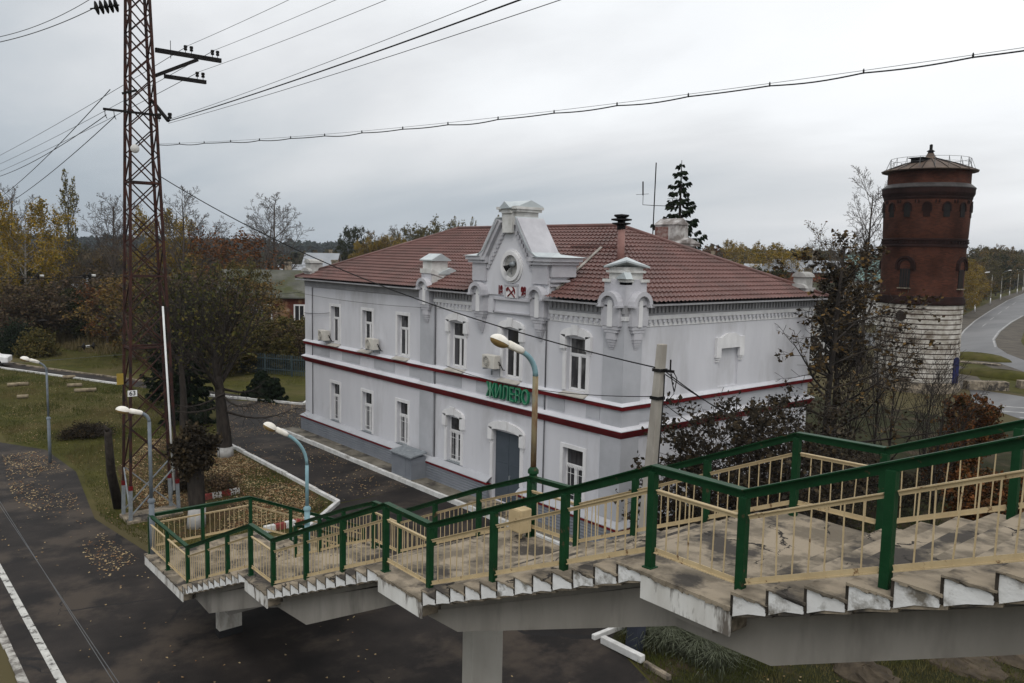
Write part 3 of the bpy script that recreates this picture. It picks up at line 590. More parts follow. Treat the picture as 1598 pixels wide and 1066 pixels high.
# air conditioners
M_ac = mat("ac_enamel", (0.60, 0.58, 0.53), (0.52, 0.50, 0.46), rough=0.5)
AC = [(-40.15, 5.83, "pale air conditioner hanging beside the far left upper window"), (-35.1, 5.85, "pale air conditioner in front of the second upper window"), (-25.72, 6.05, "white air conditioner hanging above the station name")]
def ac(x, z, lab):
    t = thing("air_conditioner", lab, "air conditioner", (x, YF-0.28, z), "air conditioners on the facade")
    b = MB(); b.box(x-0.40, x+0.40, YF-0.45, YF-0.14, z-0.27, z+0.27); b.build("casing", M_ac, t, bevel=0.02)
    b = MB()
    for r in (0.06, 0.12, 0.18, 0.215): annulus(b, (x-0.1, z), r, r+0.012, YF-0.475, YF-0.455, 20)
    for i in range(8): a = math.pi*i/8; b.bar((x-0.1+0.22*math.cos(a), YF-0.465, z+0.22*math.sin(a)), (x-0.1-0.22*math.cos(a), YF-0.465, z-0.22*math.sin(a)), 0.008, 0.008)
    b.build("fan_grille", M_ac, t)
    b = MB(); b.prism([(x-0.1+0.22*math.cos(2*math.pi*i/20), z+0.22*math.sin(2*math.pi*i/20)) for i in range(20)], 'y', YF-0.455, YF-0.449); b.build("fan_opening", M_black, t)
    b = MB()
    for s in (-0.28, 0.28): b.box(x+s-0.02, x+s+0.02, YF-0.48, YF-0.02, z-0.32, z-0.275); b.box(x+s-0.02, x+s+0.02, YF-0.05, YF-0.01, z-0.6, z-0.275)
    b.build("bracket", M_galv, t)
    b = MB(); b.tube([(x+0.42, YF-0.2, z-0.1), (x+0.52, YF-0.2, z-0.12), (x+0.54, YF-0.1, z-0.3), (x+0.5, YF+0.02, z-0.32)], 0.022, 6); b.tube([(x+0.42, YF-0.25, z+0.02), (x+0.5, YF-0.25, z), (x+0.52, YF-0.12, z-0.25)], 0.018, 6); b.build("pipe", M_cable, t, True)
for a_ in AC: ac(*a_)
# ================================================================== footbridge staircase
stc = thing("footbridge_staircase", "concrete footbridge staircase with green posts and cream balusters in the foreground", "staircase", (-22.2, 8.2, 0))
rng = random.Random(5)
Y0, Y1 = 6.58, 9.80           # tread ends
YN, YR = 6.72, 9.65           # railing lines
FL = [(-4.46, 0.10, 7.05, 8.92, 12), (-9.80, -5.60, 5.27, 7.05, 12), (-15.40, -11.05, 3.43, 5.27, 12), (-20.60, -16.55, 1.75, 3.43, 11)]
LD = [(-5.60, -4.46, 7.05), (-11.05, -9.80, 5.27), (-16.55, -15.40, 3.43), (-23.80, -20.60, 1.75)]
def rough_block(b, x0, x1, y0, y1, zt, z0l, z0r, jit=0.012):
    "a tread block with a chipped upper edge; bottom runs from z0l to z0r"
    n = 5; j = lambda s=jit: rng.uniform(-s, s)
    ys = [y0+(y1-y0)*k/n for k in range(n+1)]; o = len(b.v)
    for k, y in enumerate(ys):
        e = j(0.02) if k in (0, n) else j()
        b.v += [(x0+j(), y+e*0.5, zt-abs(j())*0.8), (x1+j()*0.3, y+e*0.5, zt-abs(j())*0.4), (x1, y, z0r), (x0+0.01, y, z0l)]
    for k in range(n):
        a = o+4*k; c = a+4
        b.f += [(a, c, c+1, a+1), (a+1, c+1, c+2, a+2), (a+2, c+2, c+3, a+3), (a+3, c+3, c, a)]
    b.f += [(o, o+1, o+2, o+3), (o+4*n+3, o+4*n+2, o+4*n+1, o+4*n)]
M_joint = mat('dirty_joint', (0.022, 0.019, 0.016), (0.05, 0.042, 0.034), scale=9, rough=0.95)
M_riser = mat("whitewashed_step_end", (0.74, 0.75, 0.75), (0.62, 0.62, 0.61), scale=3, rough=0.9, bump=0.4, bscale=18, c3=(0.16, 0.145, 0.12), s3=2.2, t3=(0.55, 0.66))
for (x0, x1, z0, z1, n) in FL:
    fl = MB(); sl = (z1-z0)/(x1-x0)
    # sloping slab that carries the treads
    fl.prism([(x0+0.05, z0-0.13), (x1-0.05, z1-0.13), (x1-0.05, z1-0.26), (x0+0.05, z0-0.26)], 'y', Y0+0.315, Y1-0.315)
    fo = fl.build("flight_slab", M_beam, stc)
    dxx = (x1-x0)/n; dz = (z1-z0)/n
    for i in range(n):
        xa = x0+i*dxx; zt = z0+(i+1)*dz
        if i == n-1: zt = z1-0.004
        b = MB(); xb = xa+dxx+0.06
        rough_block(b, xa, xa+dxx+0.055, Y0+0.012, Y1-0.012, zt, zt-dz-0.11, zt-0.125)
        for k in range(6):
            u0 = xa+(dxx+0.02)*k/6; u1 = xa+(dxx+0.02)*(k+1)/6; b.prism([(u0, zt-0.014-rng.uniform(0, .022)), (u1, zt-0.014-rng.uniform(0, .022)), (u1, zt-0.003), (u0, zt-0.003)], 'y', Y0-0.016-rng.uniform(0, .01), Y0+0.05)
        sp = b.build("step", M_conc, fo)
        jb = MB(); jb.prism([(xa-0.006, zt-0.01), (xa+0.02, zt-0.02), (xa+0.022, zt-dz-0.09), (xa-0.002, zt-dz-0.09)], 'y', Y0-0.006, Y0+0.02); jb.build("step_joint", M_joint, sp)
        # whitewashed outer ends of the block
        for yy, s in ((Y0, 1), (Y1, -1)):
            e = MB(); q = lambda t: rng.uniform(-t, t)
            p = [(xa+0.012+q(.01), zt-0.03+q(.012)), (xa+dxx*0.22, zt-0.02+q(.012)), (xa+dxx*0.45, zt-0.045+q(.02)), (xa+dxx*0.72, zt-0.04+q(.022)), (xa+dxx-0.02+q(.012), zt-0.05+q(.015)), (xa+dxx+0.004+q(.006), zt-0.075), (xa+dxx-0.006, zt-0.125), (xa+dxx*0.5, zt-0.175+q(.008)), (xa+0.025+q(.01), zt-dz-0.10)]
            e.prism(p, 'y', yy, yy+s*0.012); e.build("step_end", M_riser, sp)
for (x0, x1, z) in LD:
    b = MB(); n = 14; o = 0
    b.box(x0+0.01, x1-0.01, Y0+0.02, Y1-0.02, z-0.3, z)
    s_ = b.build("landing_slab", M_conc, stc, bevel=0.02)
    lp = MB(); kk = max(6, int((x1-x0)/0.07))
    for i in range(kk): u0 = x0+(x1-x0)*i/kk; u1 = x0+(x1-x0)*(i+1)/kk; lp.prism([(u0, z-0.03-rng.uniform(0, .035)), (u1, z-0.03-rng.uniform(0, .035)), (u1, z-0.003), (u0, z-0.003)], 'y', Y0-0.016-rng.uniform(0, .014), Y0+0.05)
    lp.build("chipped_lip", M_conc, s_)
    b = MB(); k = max(4, int((x1-x0)/0.12))
    for i in range(k):
        a = x0+(x1-x0)*i/k; c = x0+(x1-x0)*(i+1)/k; t0 = rng.uniform(0.0, 0.035); b.prism([(a, z-0.31), (c, z-0.31), (c, z-0.02-t0), (a, z-0.02-rng.uniform(0.0, 0.03))], 'y', Y0-0.005, Y0+0.019)
    if x0 == -23.80: e_ = MB(); e_.box(x0-0.012, x0+0.009, Y0, Y1, z-0.31, z-0.02); e_.build("landing_edge", M_oldw, s_)
    e_ = MB(); e_.box(x0, x1, Y1-0.019, Y1+0.005, z-0.31, z-0.03); e_.build("landing_edge", M_oldw, s_)
    b.build("landing_edge", mat("whitewashed_edge", (0.66, 0.66, 0.64), (0.50, 0.49, 0.46), scale=2, rough=0.9, c3=(0.13, 0.115, 0.10), s3=3.2, t3=(0.52, 0.62), bump=0.3, stretch=(1.6, 1, 0.35)), s_)
# landing A slab above at the bridge deck
b = MB(); b.box(0.1, 4.0, 3.4, Y1, 8.6, 8.92); b.build("landing_slab", M_conc, stc)
# carrying beam, one folded profile
b = MB()
top = [(0.1, 8.70), (-4.46, 6.84), (-5.6, 6.80), (-9.8, 5.02), (-11.05, 5.0), (-15.4, 3.18), (-16.55, 3.16), (-20.6, 1.48), (-23.6, 1.46)]
bot = [(0.1, 8.42), (-4.18, 6.46), (-5.35, 6.43), (-9.3, 4.86), (-10.75, 4.80), (-14.25, 3.12), (-15.75, 3.0), (-19.6, 1.42), (-19.61, 1.41)]
for i in range(7): b.prism([top[i], top[i+1], bot[i+1], bot[i]], 'y', 6.88, 9.5)
b.build("carrying_beam", M_beam, stc)
b = MB(); b.prism([(7.6, 1.46), (8.8, 1.46), (8.8, 0.95), (7.6, 0.95)], 'x', -23.3, -20.2); b.build("landing_beam", M_beam, stc)
for (x0, x1, z) in LD:
    c = (x0+x1)/2; b = MB(); b.prism([(6.75, z-0.31), (9.63, z-0.31), (9.63, z-0.45), (8.96, z-0.60), (7.44, z-0.60), (6.75, z-0.45)], 'x', c-0.25, c+0.25); b.build("cross_beam", M_beam, stc)
for (xa, xb, ya, yb, zt) in ((-10.50, -10.22, 7.87, 8.52, 4.82), (-21.27, -21.0, 7.64, 8.26, 1.0)):
    b = MB(); b.box(xa, xb, ya, yb, 0.0, zt); co = b.build("column", mat("column_paint", (0.40, 0.385, 0.35), (0.30, 0.285, 0.255), scale=1.2, rough=0.9, bump=0.25, stretch=(1, 1, 0.4), c3=(0.18, 0.165, 0.14), s3=1.2, t3=(0.6, 0.75)), stc, bevel=0.012)
    b = MB(); b.box(xa-0.006, xb+0.006, ya-0.006, yb+0.006, 0.0, 0.2); b.build("column_foot", mat("tarred_concrete", (0.02, 0.02, 0.021), rough=0.9), co)
# final flight down towards the station
SX0, SX1 = -23.80, -20.60; nst = 11; dy = 0.36; dz = 1.75/nst
f5 = MB(); f5.prism([(Y1, 1.40), (Y1+dy*nst, -0.05), (Y1+dy*nst, -0.2), (Y1, 1.2)], 'x', SX0+0.3, SX1-0.3); fo = f5.build("flight_slab", M_beam, stc)
for i in range(nst-1):
    b = MB(); z = 1.75-(i+1)*dz; b.prism([(Y1+i*dy-0.05, z), (Y1+(i+1)*dy, z), (Y1+(i+1)*dy, z-dz-0.07), (Y1+i*dy-0.05, z-0.08)], 'x', SX0, SX1); b.build("step", M_conc, fo)
# ---- railings: posts, green top rail, cream rails and balusters
def railing(pts, posts, name="railing", first=False, lift=0.0):
    "pts: (x, y, z) of the walking line; posts: list of points"
    ra = bpy.data.objects.new(name, None); COL.objects.link(ra); ra.parent = stc
    p0 = Vector(pts[0]); ra.location = p0-Vector(stc.location)
    hb = MB(); cb = MB()
    up = Vector((0, 0, 1))
    run = [Vector(pts[0])]
    for i in range(1, len(pts)):
        if i < len(pts)-1:
            d0 = (Vector(pts[i])-run[-1]).normalized(); d1 = (Vector(pts[i+1])-Vector(pts[i])).normalized()
            if (d0-d1).length < 0.03: continue
        run.append(Vector(pts[i]))
    for a, b2 in zip(run, run[1:]):
        hb.bar(a+up*1.082, b2+up*1.082, 0.016, 0.085)
        hb.bar(a+up*(1.131+lift), b2+up*(1.131+lift), 0.10, 0.013)
    hb.build("handrail", M_green, ra)
    for p in (posts if first else posts[1:]):
        pb = MB(); x, y, z = p; s = 0.043
        pb.box(x-s, x+s, y-s, y+s, z-0.12, z+1.06)
        pb.box(x-s*1.5, x+s*1.5, y-s*1.5, y+s*1.5, z-0.005, z+0.012)
        pb.build("post", M_green, ra, bevel=0.006)
    # infill between posts
    for a, b2 in zip(posts, posts[1:]):
        a = Vector(a); b2 = Vector(b2)
        L = Vector((b2.x-a.x, b2.y-a.y, 0)).length
        if L < 0.3: continue
        d = (b2-a); t0 = 0.06/L; c = MB()
        A = a+d*t0; B = b2-d*t0
        for h, wd, hh in ((0.87, 0.046, 0.011), (0.18, 0.042, 0.011)): c.bar(A+up*h, B+up*h, wd, hh)
        c.bar(A+up*0.845, B+up*0.845, 0.007, 0.036); c.bar(A+up*0.21, B+up*0.21, 0.007, 0.05)
        n = max(2, int(round(L/0.165)))
        for i in range(1, n):
            q = A+(B-A)*((i+rng.uniform(-.07, .07))/n); k = rng.uniform(-0.012, 0.012) if rng.random() < 0.85 else rng.uniform(-0.04, 0.04)
            c.bar(q+up*0.19+Vector((0, 0, 0)), q+up*0.865+Vector((k, 0, 0)), 0.011, 0.011, (1, 0, 0))
        c.build("baluster_panel", M_beige, ra)
    return ra
def zline(x):
    for (x0, x1, z0, z1, n) in FL:
        if x0 <= x <= x1: return z0+(x-x0)/(x1-x0)*(z1-z0)
    for (x0, x1, z) in LD:
        if x0 <= x <= x1: return z
    return 8.92
NX = [0.1, -1.6, -3.06, -4.46, -5.60, -6.94, -8.30, -9.80, -11.05, -12.48, -13.91, -15.40, -16.55, -17.88, -19.18, -20.60, -22.2, -23.74]
FX = [0.1, -1.6, -3.1, -4.5, -5.66, -7.05, -8.4, -9.68, -10.9, -12.4, -13.9, -15.3, -16.4, -17.88, -19.18, -20.62]
kz = {-4.46: 7.05, -5.60: 7.05, -9.80: 5.27, -11.05: 5.27, -15.40: 3.43, -16.55: 3.43, -20.60: 1.75}
P_ = lambda xs, y: [(x, y, zline(min(max(x, -23.8), 0.1))) for x in xs]
seg = [(0, 4), (4, 8), (8, 12), (12, 18)]
for a, b2 in seg: pp = P_(NX[a:b2+1] if b2 < 18 else NX[a:], YN); railing(pp, pp, first=(a == 0))
pe = [(-23.74, YN, 1.75), (-23.74, 8.2, 1.75), (-23.74, YR, 1.75)]; railing(pe, pe, lift=0.004)
for a, b2 in ((0, 4), (4, 8), (8, 12), (12, 15)): pp = P_(FX[a:b2+1], YR); railing(pp, pp, first=(a == 0))
for xx in (-23.74, -20.62):
    pp = [(xx, YR+k*1.3, 1.75-k*1.3/dy*dz) for k in range(4)]; railing(pp, pp)
# lamp control box at the landing corner
b = MB(); b.box(-11.08, -10.72, 9.30, 9.55, 5.42, 5.86); cb = tag(b.build("junction_box", M_beige, None, bevel=0.02, origin=(-10.9, 9.42, 5.27)), "cream metal junction box on the middle landing beside the green lamp post", "junction box")
b = MB(); b.box(-11.05, -10.75, 9.285, 9.298, 5.45, 5.83); b.tube([(-10.9, 9.45, 5.28), (-10.9, 9.45, 5.43)], 0.03, 6); b.build("box_door", M_beige, cb)
# ================================================================== street lamps
M_bowl = mat("amber_bowl", (0.30, 0.21, 0.09), (0.20, 0.13, 0.05), scale=5, rough=0.35)
M_head = mat("lamp_white", (0.80, 0.78, 0.73), (0.66, 0.63, 0.56), scale=5, rough=0.45)
M_pole1 = mat("grey_pole", (0.17, 0.20, 0.23), (0.12, 0.14, 0.16), scale=4, rough=0.5)
M_pole2 = mat("blue_green_pole", (0.22, 0.36, 0.40), (0.16, 0.27, 0.31), scale=3, rough=0.5, c3=(0.10, 0.07, 0.05), s3=2, t3=(0.66, 0.74))
M_rusty = mat("rusty_cream_pole", (0.24, 0.20, 0.12), (0.12, 0.05, 0.025), scale=3.5, rough=0.65, stretch=(1, 1, 0.35), lohi=(0.42, 0.56), c3=(0.12, 0.18, 0.17), s3=1.0, t3=(0.5, 0.58))
def lamp(label, x, y, z, h, low_m, up_m, tilt, aim, size=1.0, low_frac=0.35, reach=0.9, rl=0.075, ru=0.045, group="platform lamps"):
    "aim: heading of the arm; tilt: slope of head"
    t = thing("street_lamp", label, "street lamp", (x, y, z), group)
    ca, sa = math.cos(aim), math.sin(aim)
    b = MB(); b.tube([(x, y, z), (x, y, z+h*low_frac)], rl, 12); b.lathe([(rl*1.35, z+h*low_frac-0.06), (rl*1.35, z+h*low_frac), (ru, z+h*low_frac+0.06)], (x, y, 0), 12); b.build("pole", low_m, t, True)
    A = math.pi/2-tilt; rho = reach/(1-math.cos(A)); zt = z+h-rho*math.sin(A); n = 7
    pts = [(x, y, z+h*low_frac), (x, y, zt)]
    for i in range(1, n+1):
        a = A*i/n; k = rho*(1-math.cos(a)); pts.append((x+ca*k, y+sa*k, zt+rho*math.sin(a)))
    b = MB(); b.tube(pts[:2], ru*1.08, 8); b.build("upper_pole", up_m, t, True)
    b = MB(); b.tube(pts[1:], ru, 8); b.build("arm", M_pole2 if up_m is M_rusty else up_m, t, True)
    e = Vector(pts[-1]); d = (e-Vector(pts[-2])).normalized(); u = Vector((0, 0, 1)); u = (u-d*u.dot(d)).normalized(); s = d.cross(u)
    def loc(a, c, v): return e+d*a*size+s*c*size+u*v*size
    hb = MB()
    def loft(sec):
        o = len(hb.v); n = 14
        for (a, w, hgt, cv) in sec:
            for j in range(n): q = 2*math.pi*j/n; hb.v.append(tuple(loc(a, w*math.copysign(abs(math.cos(q))**0.6, math.cos(q)), cv+hgt*math.copysign(abs(math.sin(q))**0.6, math.sin(q)))))
        for i in range(len(sec)-1):
            for j in range(n): hb.f.append((o+i*n+j, o+i*n+(j+1) % n, o+(i+1)*n+(j+1) % n, o+(i+1)*n+j))
        hb.f.append(tuple(o+j for j in range(n-1, -1, -1))); hb.f.append(tuple(o+(len(sec)-1)*n+j for j in range(n)))
    loft([(-0.08, 0.07, 0.06, 0.02), (0.0, 0.11, 0.085, 0.02), (0.36, 0.12, 0.095, 0.02), (0.40, 0.09, 0.08, 0.02)])
    hb.build("gear_housing", M_head, t, True)
    hb = MB(); c0 = 0.62; n = 16; k = 6; o = 0
    for i in range(k+1):
        ph = math.pi/2*i/k
        for j in range(n): q = 2*math.pi*j/n; hb.v.append(tuple(loc(c0+0.26*math.cos(ph)*math.cos(q), 0.20*math.cos(ph)*math.sin(q), -0.02+0.17*math.sin(ph))))
    for i in range(k):
        for j in range(n): hb.f.append((i*n+j, i*n+(j+1) % n, (i+1)*n+(j+1) % n, (i+1)*n+j))
    hb.build("lamp_hood", M_head, t, True)
    hb = MB()
    for i in range(k+1):
        ph = -math.pi/2*i/k
        for j in range(n): q = 2*math.pi*j/n; hb.v.append(tuple(loc(c0+0.25*math.cos(ph)*math.cos(q), 0.19*math.cos(ph)*math.sin(q), -0.022+0.13*math.sin(ph))))
    for i in range(k):
        for j in range(n): hb.f.append((i*n+j, i*n+(j+1) % n, (i+1)*n+(j+1) % n, (i+1)*n+j))
    hb.build("lamp_bowl", M_bowl, t, True)
    return t
lamp("grey lamp post standing alone on the lawn at the left", -43.58, 7.9, 0, 4.85, M_pole1, M_pole1, R(14), R(-105), 0.85, 0.45, 0.35)
lamp("grey lamp post at the bottom landing in front of the lattice mast", -23.66, 6.76, 1.65, 4.15, M_pole1, M_pole1, R(9), R(-105), 0.72, 0.4, 0.22)
lamp("pale blue lamp post rising from the lower flight of the staircase", -20.1, 9.75, 1.75, 3.75, M_pole2, M_pole2, R(26), R(-105), 0.75, 0.45, 0.55)
lamp("rusty cream and green lamp post in front of the station entrance", -10.90, 9.72, 5.27, 3.42, M_green, M_rusty, R(20), R(-100), 0.74, 0.36, 0.33, ru=0.05)
# ================================================================== ground
def sheet(name, poly, z, m, label=None, kind='structure', cells=1):
    b = MB(); b.add([(x, y, z) for x, y in poly], [tuple(range(len(poly)))])
    o = b.build(name, m); o['kind'] = kind; return o
M_grass = mat("autumn_grass", (0.066, 0.065, 0.014), (0.038, 0.039, 0.010), scale=0.9, rough=0.95, detail=10, bump=0.6, bscale=14, c3=(0.095, 0.078, 0.034), s3=0.12, t3=(0.46, 0.66), spec=0.1)
M_field = mat("dry_field", (0.105, 0.082, 0.042), (0.06, 0.055, 0.026), scale=0.05, rough=0.95, detail=10, bump=0.4, bscale=4, c3=(0.07, 0.062, 0.03), s3=0.02, t3=(0.4, 0.6), spec=0.1)
M_soil = mat("leafy_soil", (0.085, 0.050, 0.026), (0.035, 0.027, 0.018), scale=1.3, rough=0.95, detail=9, bump=0.6, bscale=14, c3=(0.04, 0.045, 0.017), s3=0.5, t3=(0.5, 0.62), spec=0.1)
b = MB(); S = 3600; b.add([(-S, -S, -0.02), (S, -S, -0.02), (S, S, -0.02), (-S, S, -0.02)], [(0, 1, 2, 3)]); struct(b.build("ground", M_field), None)
sheet("lawn", [(-8, 9), (-29, 9), (-52, 4), (-110, -2), (-118, 30), (-60, 40), (-10, 48), (10, 40), (10, 9)], -0.012, M_grass)
sheet("platform", [(10, 3.25), (10, 9.0), (-12, 14.9), (-14.5, 15.9), (-17, 20.0), (-29.9, 20.0), (-29.75, 15.75), (-28.4, 14.2), (-26.8, 12.4), (-27.2, 9.2), (-28.4, 8.05), (-33.5, 7.5), (-41.2, 8.5), (-46.5, 8.25), (-49.6, 6.7), (-120, 5.4), (-120, 3.25)], -0.004, M_asph)
sheet("forecourt", [(-29.85, 20.0), (-29.85, 15.95), (-42.2, 16.15), (-43.5, 16.6), (-55, 20.6), (-52, 24.5), (-51, 33.5), (-43.4, 33), (-43.4, 20.0)], 0.0, M_asph)
sheet("leafy_ground", [(-29.2, 9.3), (-34.5, 9.0), (-41, 10.2), (-46, 13.5), (-43.6, 16.2), (-42.2, 15.95), (-30.1, 15.7), (-28.9, 14.2)], -0.008, M_soil)
M_rough = mat("rough_grass_ground", (0.030, 0.032, 0.012), (0.018, 0.019, 0.009), scale=1.6, rough=0.95, detail=10, bump=0.8, bscale=16, c3=(0.055, 0.042, 0.027), s3=0.5, t3=(0.52, 0.62), spec=0.1)
sheet("rough_lawn", [(-11.9, 14.95), (-14.6, 16.0), (-16.9, 20.2), (-18.6, 23), (-18.4, 33), (-40, 42), (-34, 58), (6, 58), (6, 12)], -0.008, M_rough)
# platform painted edge and track bed
M_line = mat("white_line", (0.58, 0.58, 0.55), (0.40, 0.40, 0.38), scale=3, rough=0.85, c3=(0.07, 0.066, 0.062), s3=2.6, t3=(0.52, 0.60), detail=9)
b = MB(); b.box(-120, 10, 3.78, 3.96, -0.1, 0.004); struct(b.build("platform_line", M_line))
b = MB()
rr = random.Random(2)
x = -60.0
while x < 10:
    L = rr.uniform(0.5, 1.0); b.box(x, x+L, 3.10+rr.uniform(-.04, .04), 3.27, -0.4, 0.012+rr.uniform(-0.02, 0.02)); x += L+0.02
struct(b.build("platform_kerb", mat("chipped_kerb", (0.42, 0.41, 0.38), (0.12, 0.11, 0.10), scale=2.5, rough=0.95, bump=0.6, lohi=(0.42, 0.58))))
b = MB(); b.box(-120, 10, -40, 3.12, -0.6, -0.35); struct(b.build("track_bed", mat("ballast", (0.15, 0.125, 0.10), (0.05, 0.042, 0.036), scale=9, rough=0.95, bump=1.0, bscale=18, detail=8)))
# kerbs
def kerb(pts, wd=0.16, ht=0.14, m=M_oldw):
    b = MB()
    for a, c in zip(pts, pts[1:]):
        L = math.hypot(c[0]-a[0], c[1]-a[1]); n = max(1, int(L/1.0))
        for i in range(n):
            p = [a[k]+(c[k]-a[k])*(i+0.01)/n for k in (0, 1)]; q = [a[k]+(c[k]-a[k])*(i+0.985)/n for k in (0, 1)]
            zz = rr.uniform(-0.015, 0.015); b.bar((*p, ht/2-0.05+zz), (*q, ht/2-0.05+zz+rr.uniform(-.01, .01)), wd, ht+0.1)
    return struct(b.build("kerb", m, bevel=0.015))
kerb([(-42.2, 16.05), (-29.8, 15.85), (-28.35, 14.25), (-27.6, 13.4), (-26.9, 12.35)])
kerb([(-58, 20.0), (-50.6, 24.3), (-55.5, 28.3)])
kerb([G(925, 998), G(978, 977)], 0.13)
# pavement along the front
b = MB(); b.box(-43.7, -19.0, 19.75, 20.6, -0.05, 0.2); struct(b.build("pavement", mat("pavement_concrete", (0.22, 0.20, 0.165), (0.12, 0.11, 0.09), scale=1.5, rough=0.9, bump=0.3, c3=(0.06, 0.055, 0.05), s3=0.9, t3=(0.5, 0.64))))
b = MB(); x = -43.8
while x < -19: L = rr.uniform(0.9, 1.1); b.box(x, x+L-0.03, 19.6, 19.745, -0.05, 0.2+rr.uniform(-.012, .015)); x += L
struct(b.build("kerb", M_oldw, bevel=0.015))
# crossing path on the far lawn
b = MB(); b.sweep([(-0.9, -0.006), (0.9, -0.006)], [(-140, 0.5), (-80.6, 11.6), (-66, 17.6), (-55, 22)]); struct(b.build("path", M_asph))
b = MB(); b.sweep([(0.9, -0.01), (0.9, 0.12), (1.08, 0.12), (1.08, -0.01)], [(-140, 0.5), (-80.6, 11.6), (-66, 17.6)]); struct(b.build("kerb", M_oldw))
b = MB(); b.sweep([(-1.06, -0.01), (-1.06, 0.1), (-0.9, 0.1), (-0.9, -0.01)], [(-140, 0.5), (-80.6, 11.6), (-66, 17.6)]); struct(b.build("kerb", M_conc))
# road on the right
M_road = mat("wet_road", (0.075, 0.076, 0.08), (0.042, 0.043, 0.047), scale=0.5, rough=0.5, detail=8, stretch=(1, 0.12, 1), c3=(0.10, 0.10, 0.103), s3=0.22, t3=(0.46, 0.62), spec=0.35)
PX = lambda L: [G(*q) for q in L]
far = lambda p, k: (p[0]*k, p[1]*k)
outer = PX([(1598, 458), (1572, 469), (1545, 485), (1522, 500), (1505, 515), (1496, 528)])
inner = PX([(1598, 493), (1580, 503), (1562, 517), (1553, 530), (1557, 542), (1572, 552), (1598, 562)])
d_ = Vector(outer[0])-Vector(outer[1]); d_.normalize(); f0 = Vector(outer[0])+d_*900; f1 = f0+Vector((14, 4))
poly = [tuple(f0)]+outer+[(-52, 118), (-70, 112), (-70, 100), (-44, 98)]+PX([(1492, 549), (1530, 556), (1598, 580)])+[(-5, 84), (20, 76), (20, 88), (-8, 97)]+inner[::-1]+[tuple(f1)]
b = MB(); b.add([(x, y, -0.003) for x, y in poly], [tuple(range(len(poly)))])
b.add([(x, y, -0.006) for x, y in [(-27.5, 73.0), (-24.0, 65.2), (-14.5, 57), (8, 47), (16, 56), (-12, 70)]], [(0, 1, 2, 3, 4, 5)])
struct(b.build("road", M_road))
b = MB()
def stripe(pts, w_, z=0.003):
    b.sweep([(-w_/2, z), (w_/2, z)], pts)
stripe([tuple(Vector(p)*0.997) for p in outer], 0.22); stripe([tuple(Vector(p)+Vector((-0.3, 0.1))) for p in inner[:5]], 0.22)
for a_ in ((1586, 471), (1575, 478), (1563, 486), (1551, 495), (1539, 505)):
    p, q = G(*a_), G(a_[0]-6, a_[1]+4.5); stripe([p, q], 0.16)
for i in range(6):
    c = Vector((-22.0+i*1.7, 66.0-i*1.6)); d = Vector((0.85, 0.5)); n_ = Vector((-0.5, 0.85)); w_ = 0.22
    b.add([(*(c+d*1.6+n_*w_), 0.002), (*(c-d*1.6+n_*w_), 0.002), (*(c-d*1.6-n_*w_), 0.002), (*(c+d*1.6-n_*w_), 0.002)], [(0, 1, 2, 3)])
struct(b.build("road_marking", mat("worn_road_paint", (0.40, 0.40, 0.39), (0.16, 0.16, 0.165), scale=1.1, rough=0.6)))
M_grit = mat("roadside_grit", (0.105, 0.092, 0.075), (0.06, 0.054, 0.046), scale=0.5, rough=0.95, bump=0.4)
b = MB(); b.sweep([(0.1, -0.008), (3.2, -0.008)], [tuple(f0)]+outer); b.sweep([(-3.0, -0.008), (-0.05, -0.008)], inner[::-1][:0] or inner); b.sweep([(0, -0.0085), (2.2, -0.0085)], PX([(1492, 549), (1530, 556), (1598, 580)])+[(-5, 84)]); struct(b.build("verge_grit", M_grit))
sheet("verge", PX([(1482, 552), (1530, 558), (1598, 588)])+[(0, 80), (6, 70), (-12, 70.5), (-26, 74), (-33, 84)], -0.010, M_grass)
sheet("verge", [tuple(f0+Vector((-3, 0)))]+[tuple(Vector(p)+Vector((-2.5, -0.5))) for p in outer[:5]]+[(-75, 125), (-330, 700)], -0.012, M_grass)
sheet("verge", PX([(1598, 497), (1575, 530), (1580, 548), (1598, 556)])+[(20, 95), (40, 300)], -0.012, M_grass)
sheet("driveway", PX([(1486, 566), (1510, 575), (1530, 592), (1545, 606), (1495, 607)]), -0.007, M_grit)
# ================================================================== lattice mast
MX, MY = -32.66, 9.32
ma = thing("lattice_mast", "tall rusty lattice steel mast with crossarms rising beside the platform", "mast", (MX, MY, 0))
def mc_(z):
    t = z/21.5; return (0.48*(1-t)+0.27*t, 0.89*(1-t)+0.27*t)
def corner(i, z):
    hx, hy = mc_(z); return Vector((MX+(hx if i in (0, 1) else -hx), MY+(-hy if i in (0, 3) else hy), z))
MTOP = 21.5
for i in range(4):
    b = MB(); b.bar(corner(i, 1.35), corner(i, MTOP), 0.09, 0.09); lg = b.build("leg", M_steel, ma)
    b = MB(); b.bar(corner(i, 0), corner(i, 1.3), 0.115, 0.115); b.build("leg_foot", M_galv, lg)
    b = MB(); b.bar(corner(i, 1.25), corner(i, 1.42), 0.13, 0.13); b.build("leg_band", M_red, lg)
lv = [0.25]
while lv[-1] < MTOP-0.4: hx, hy = mc_(lv[-1]); lv.append(lv[-1]+max(0.75, hy*2*0.98))
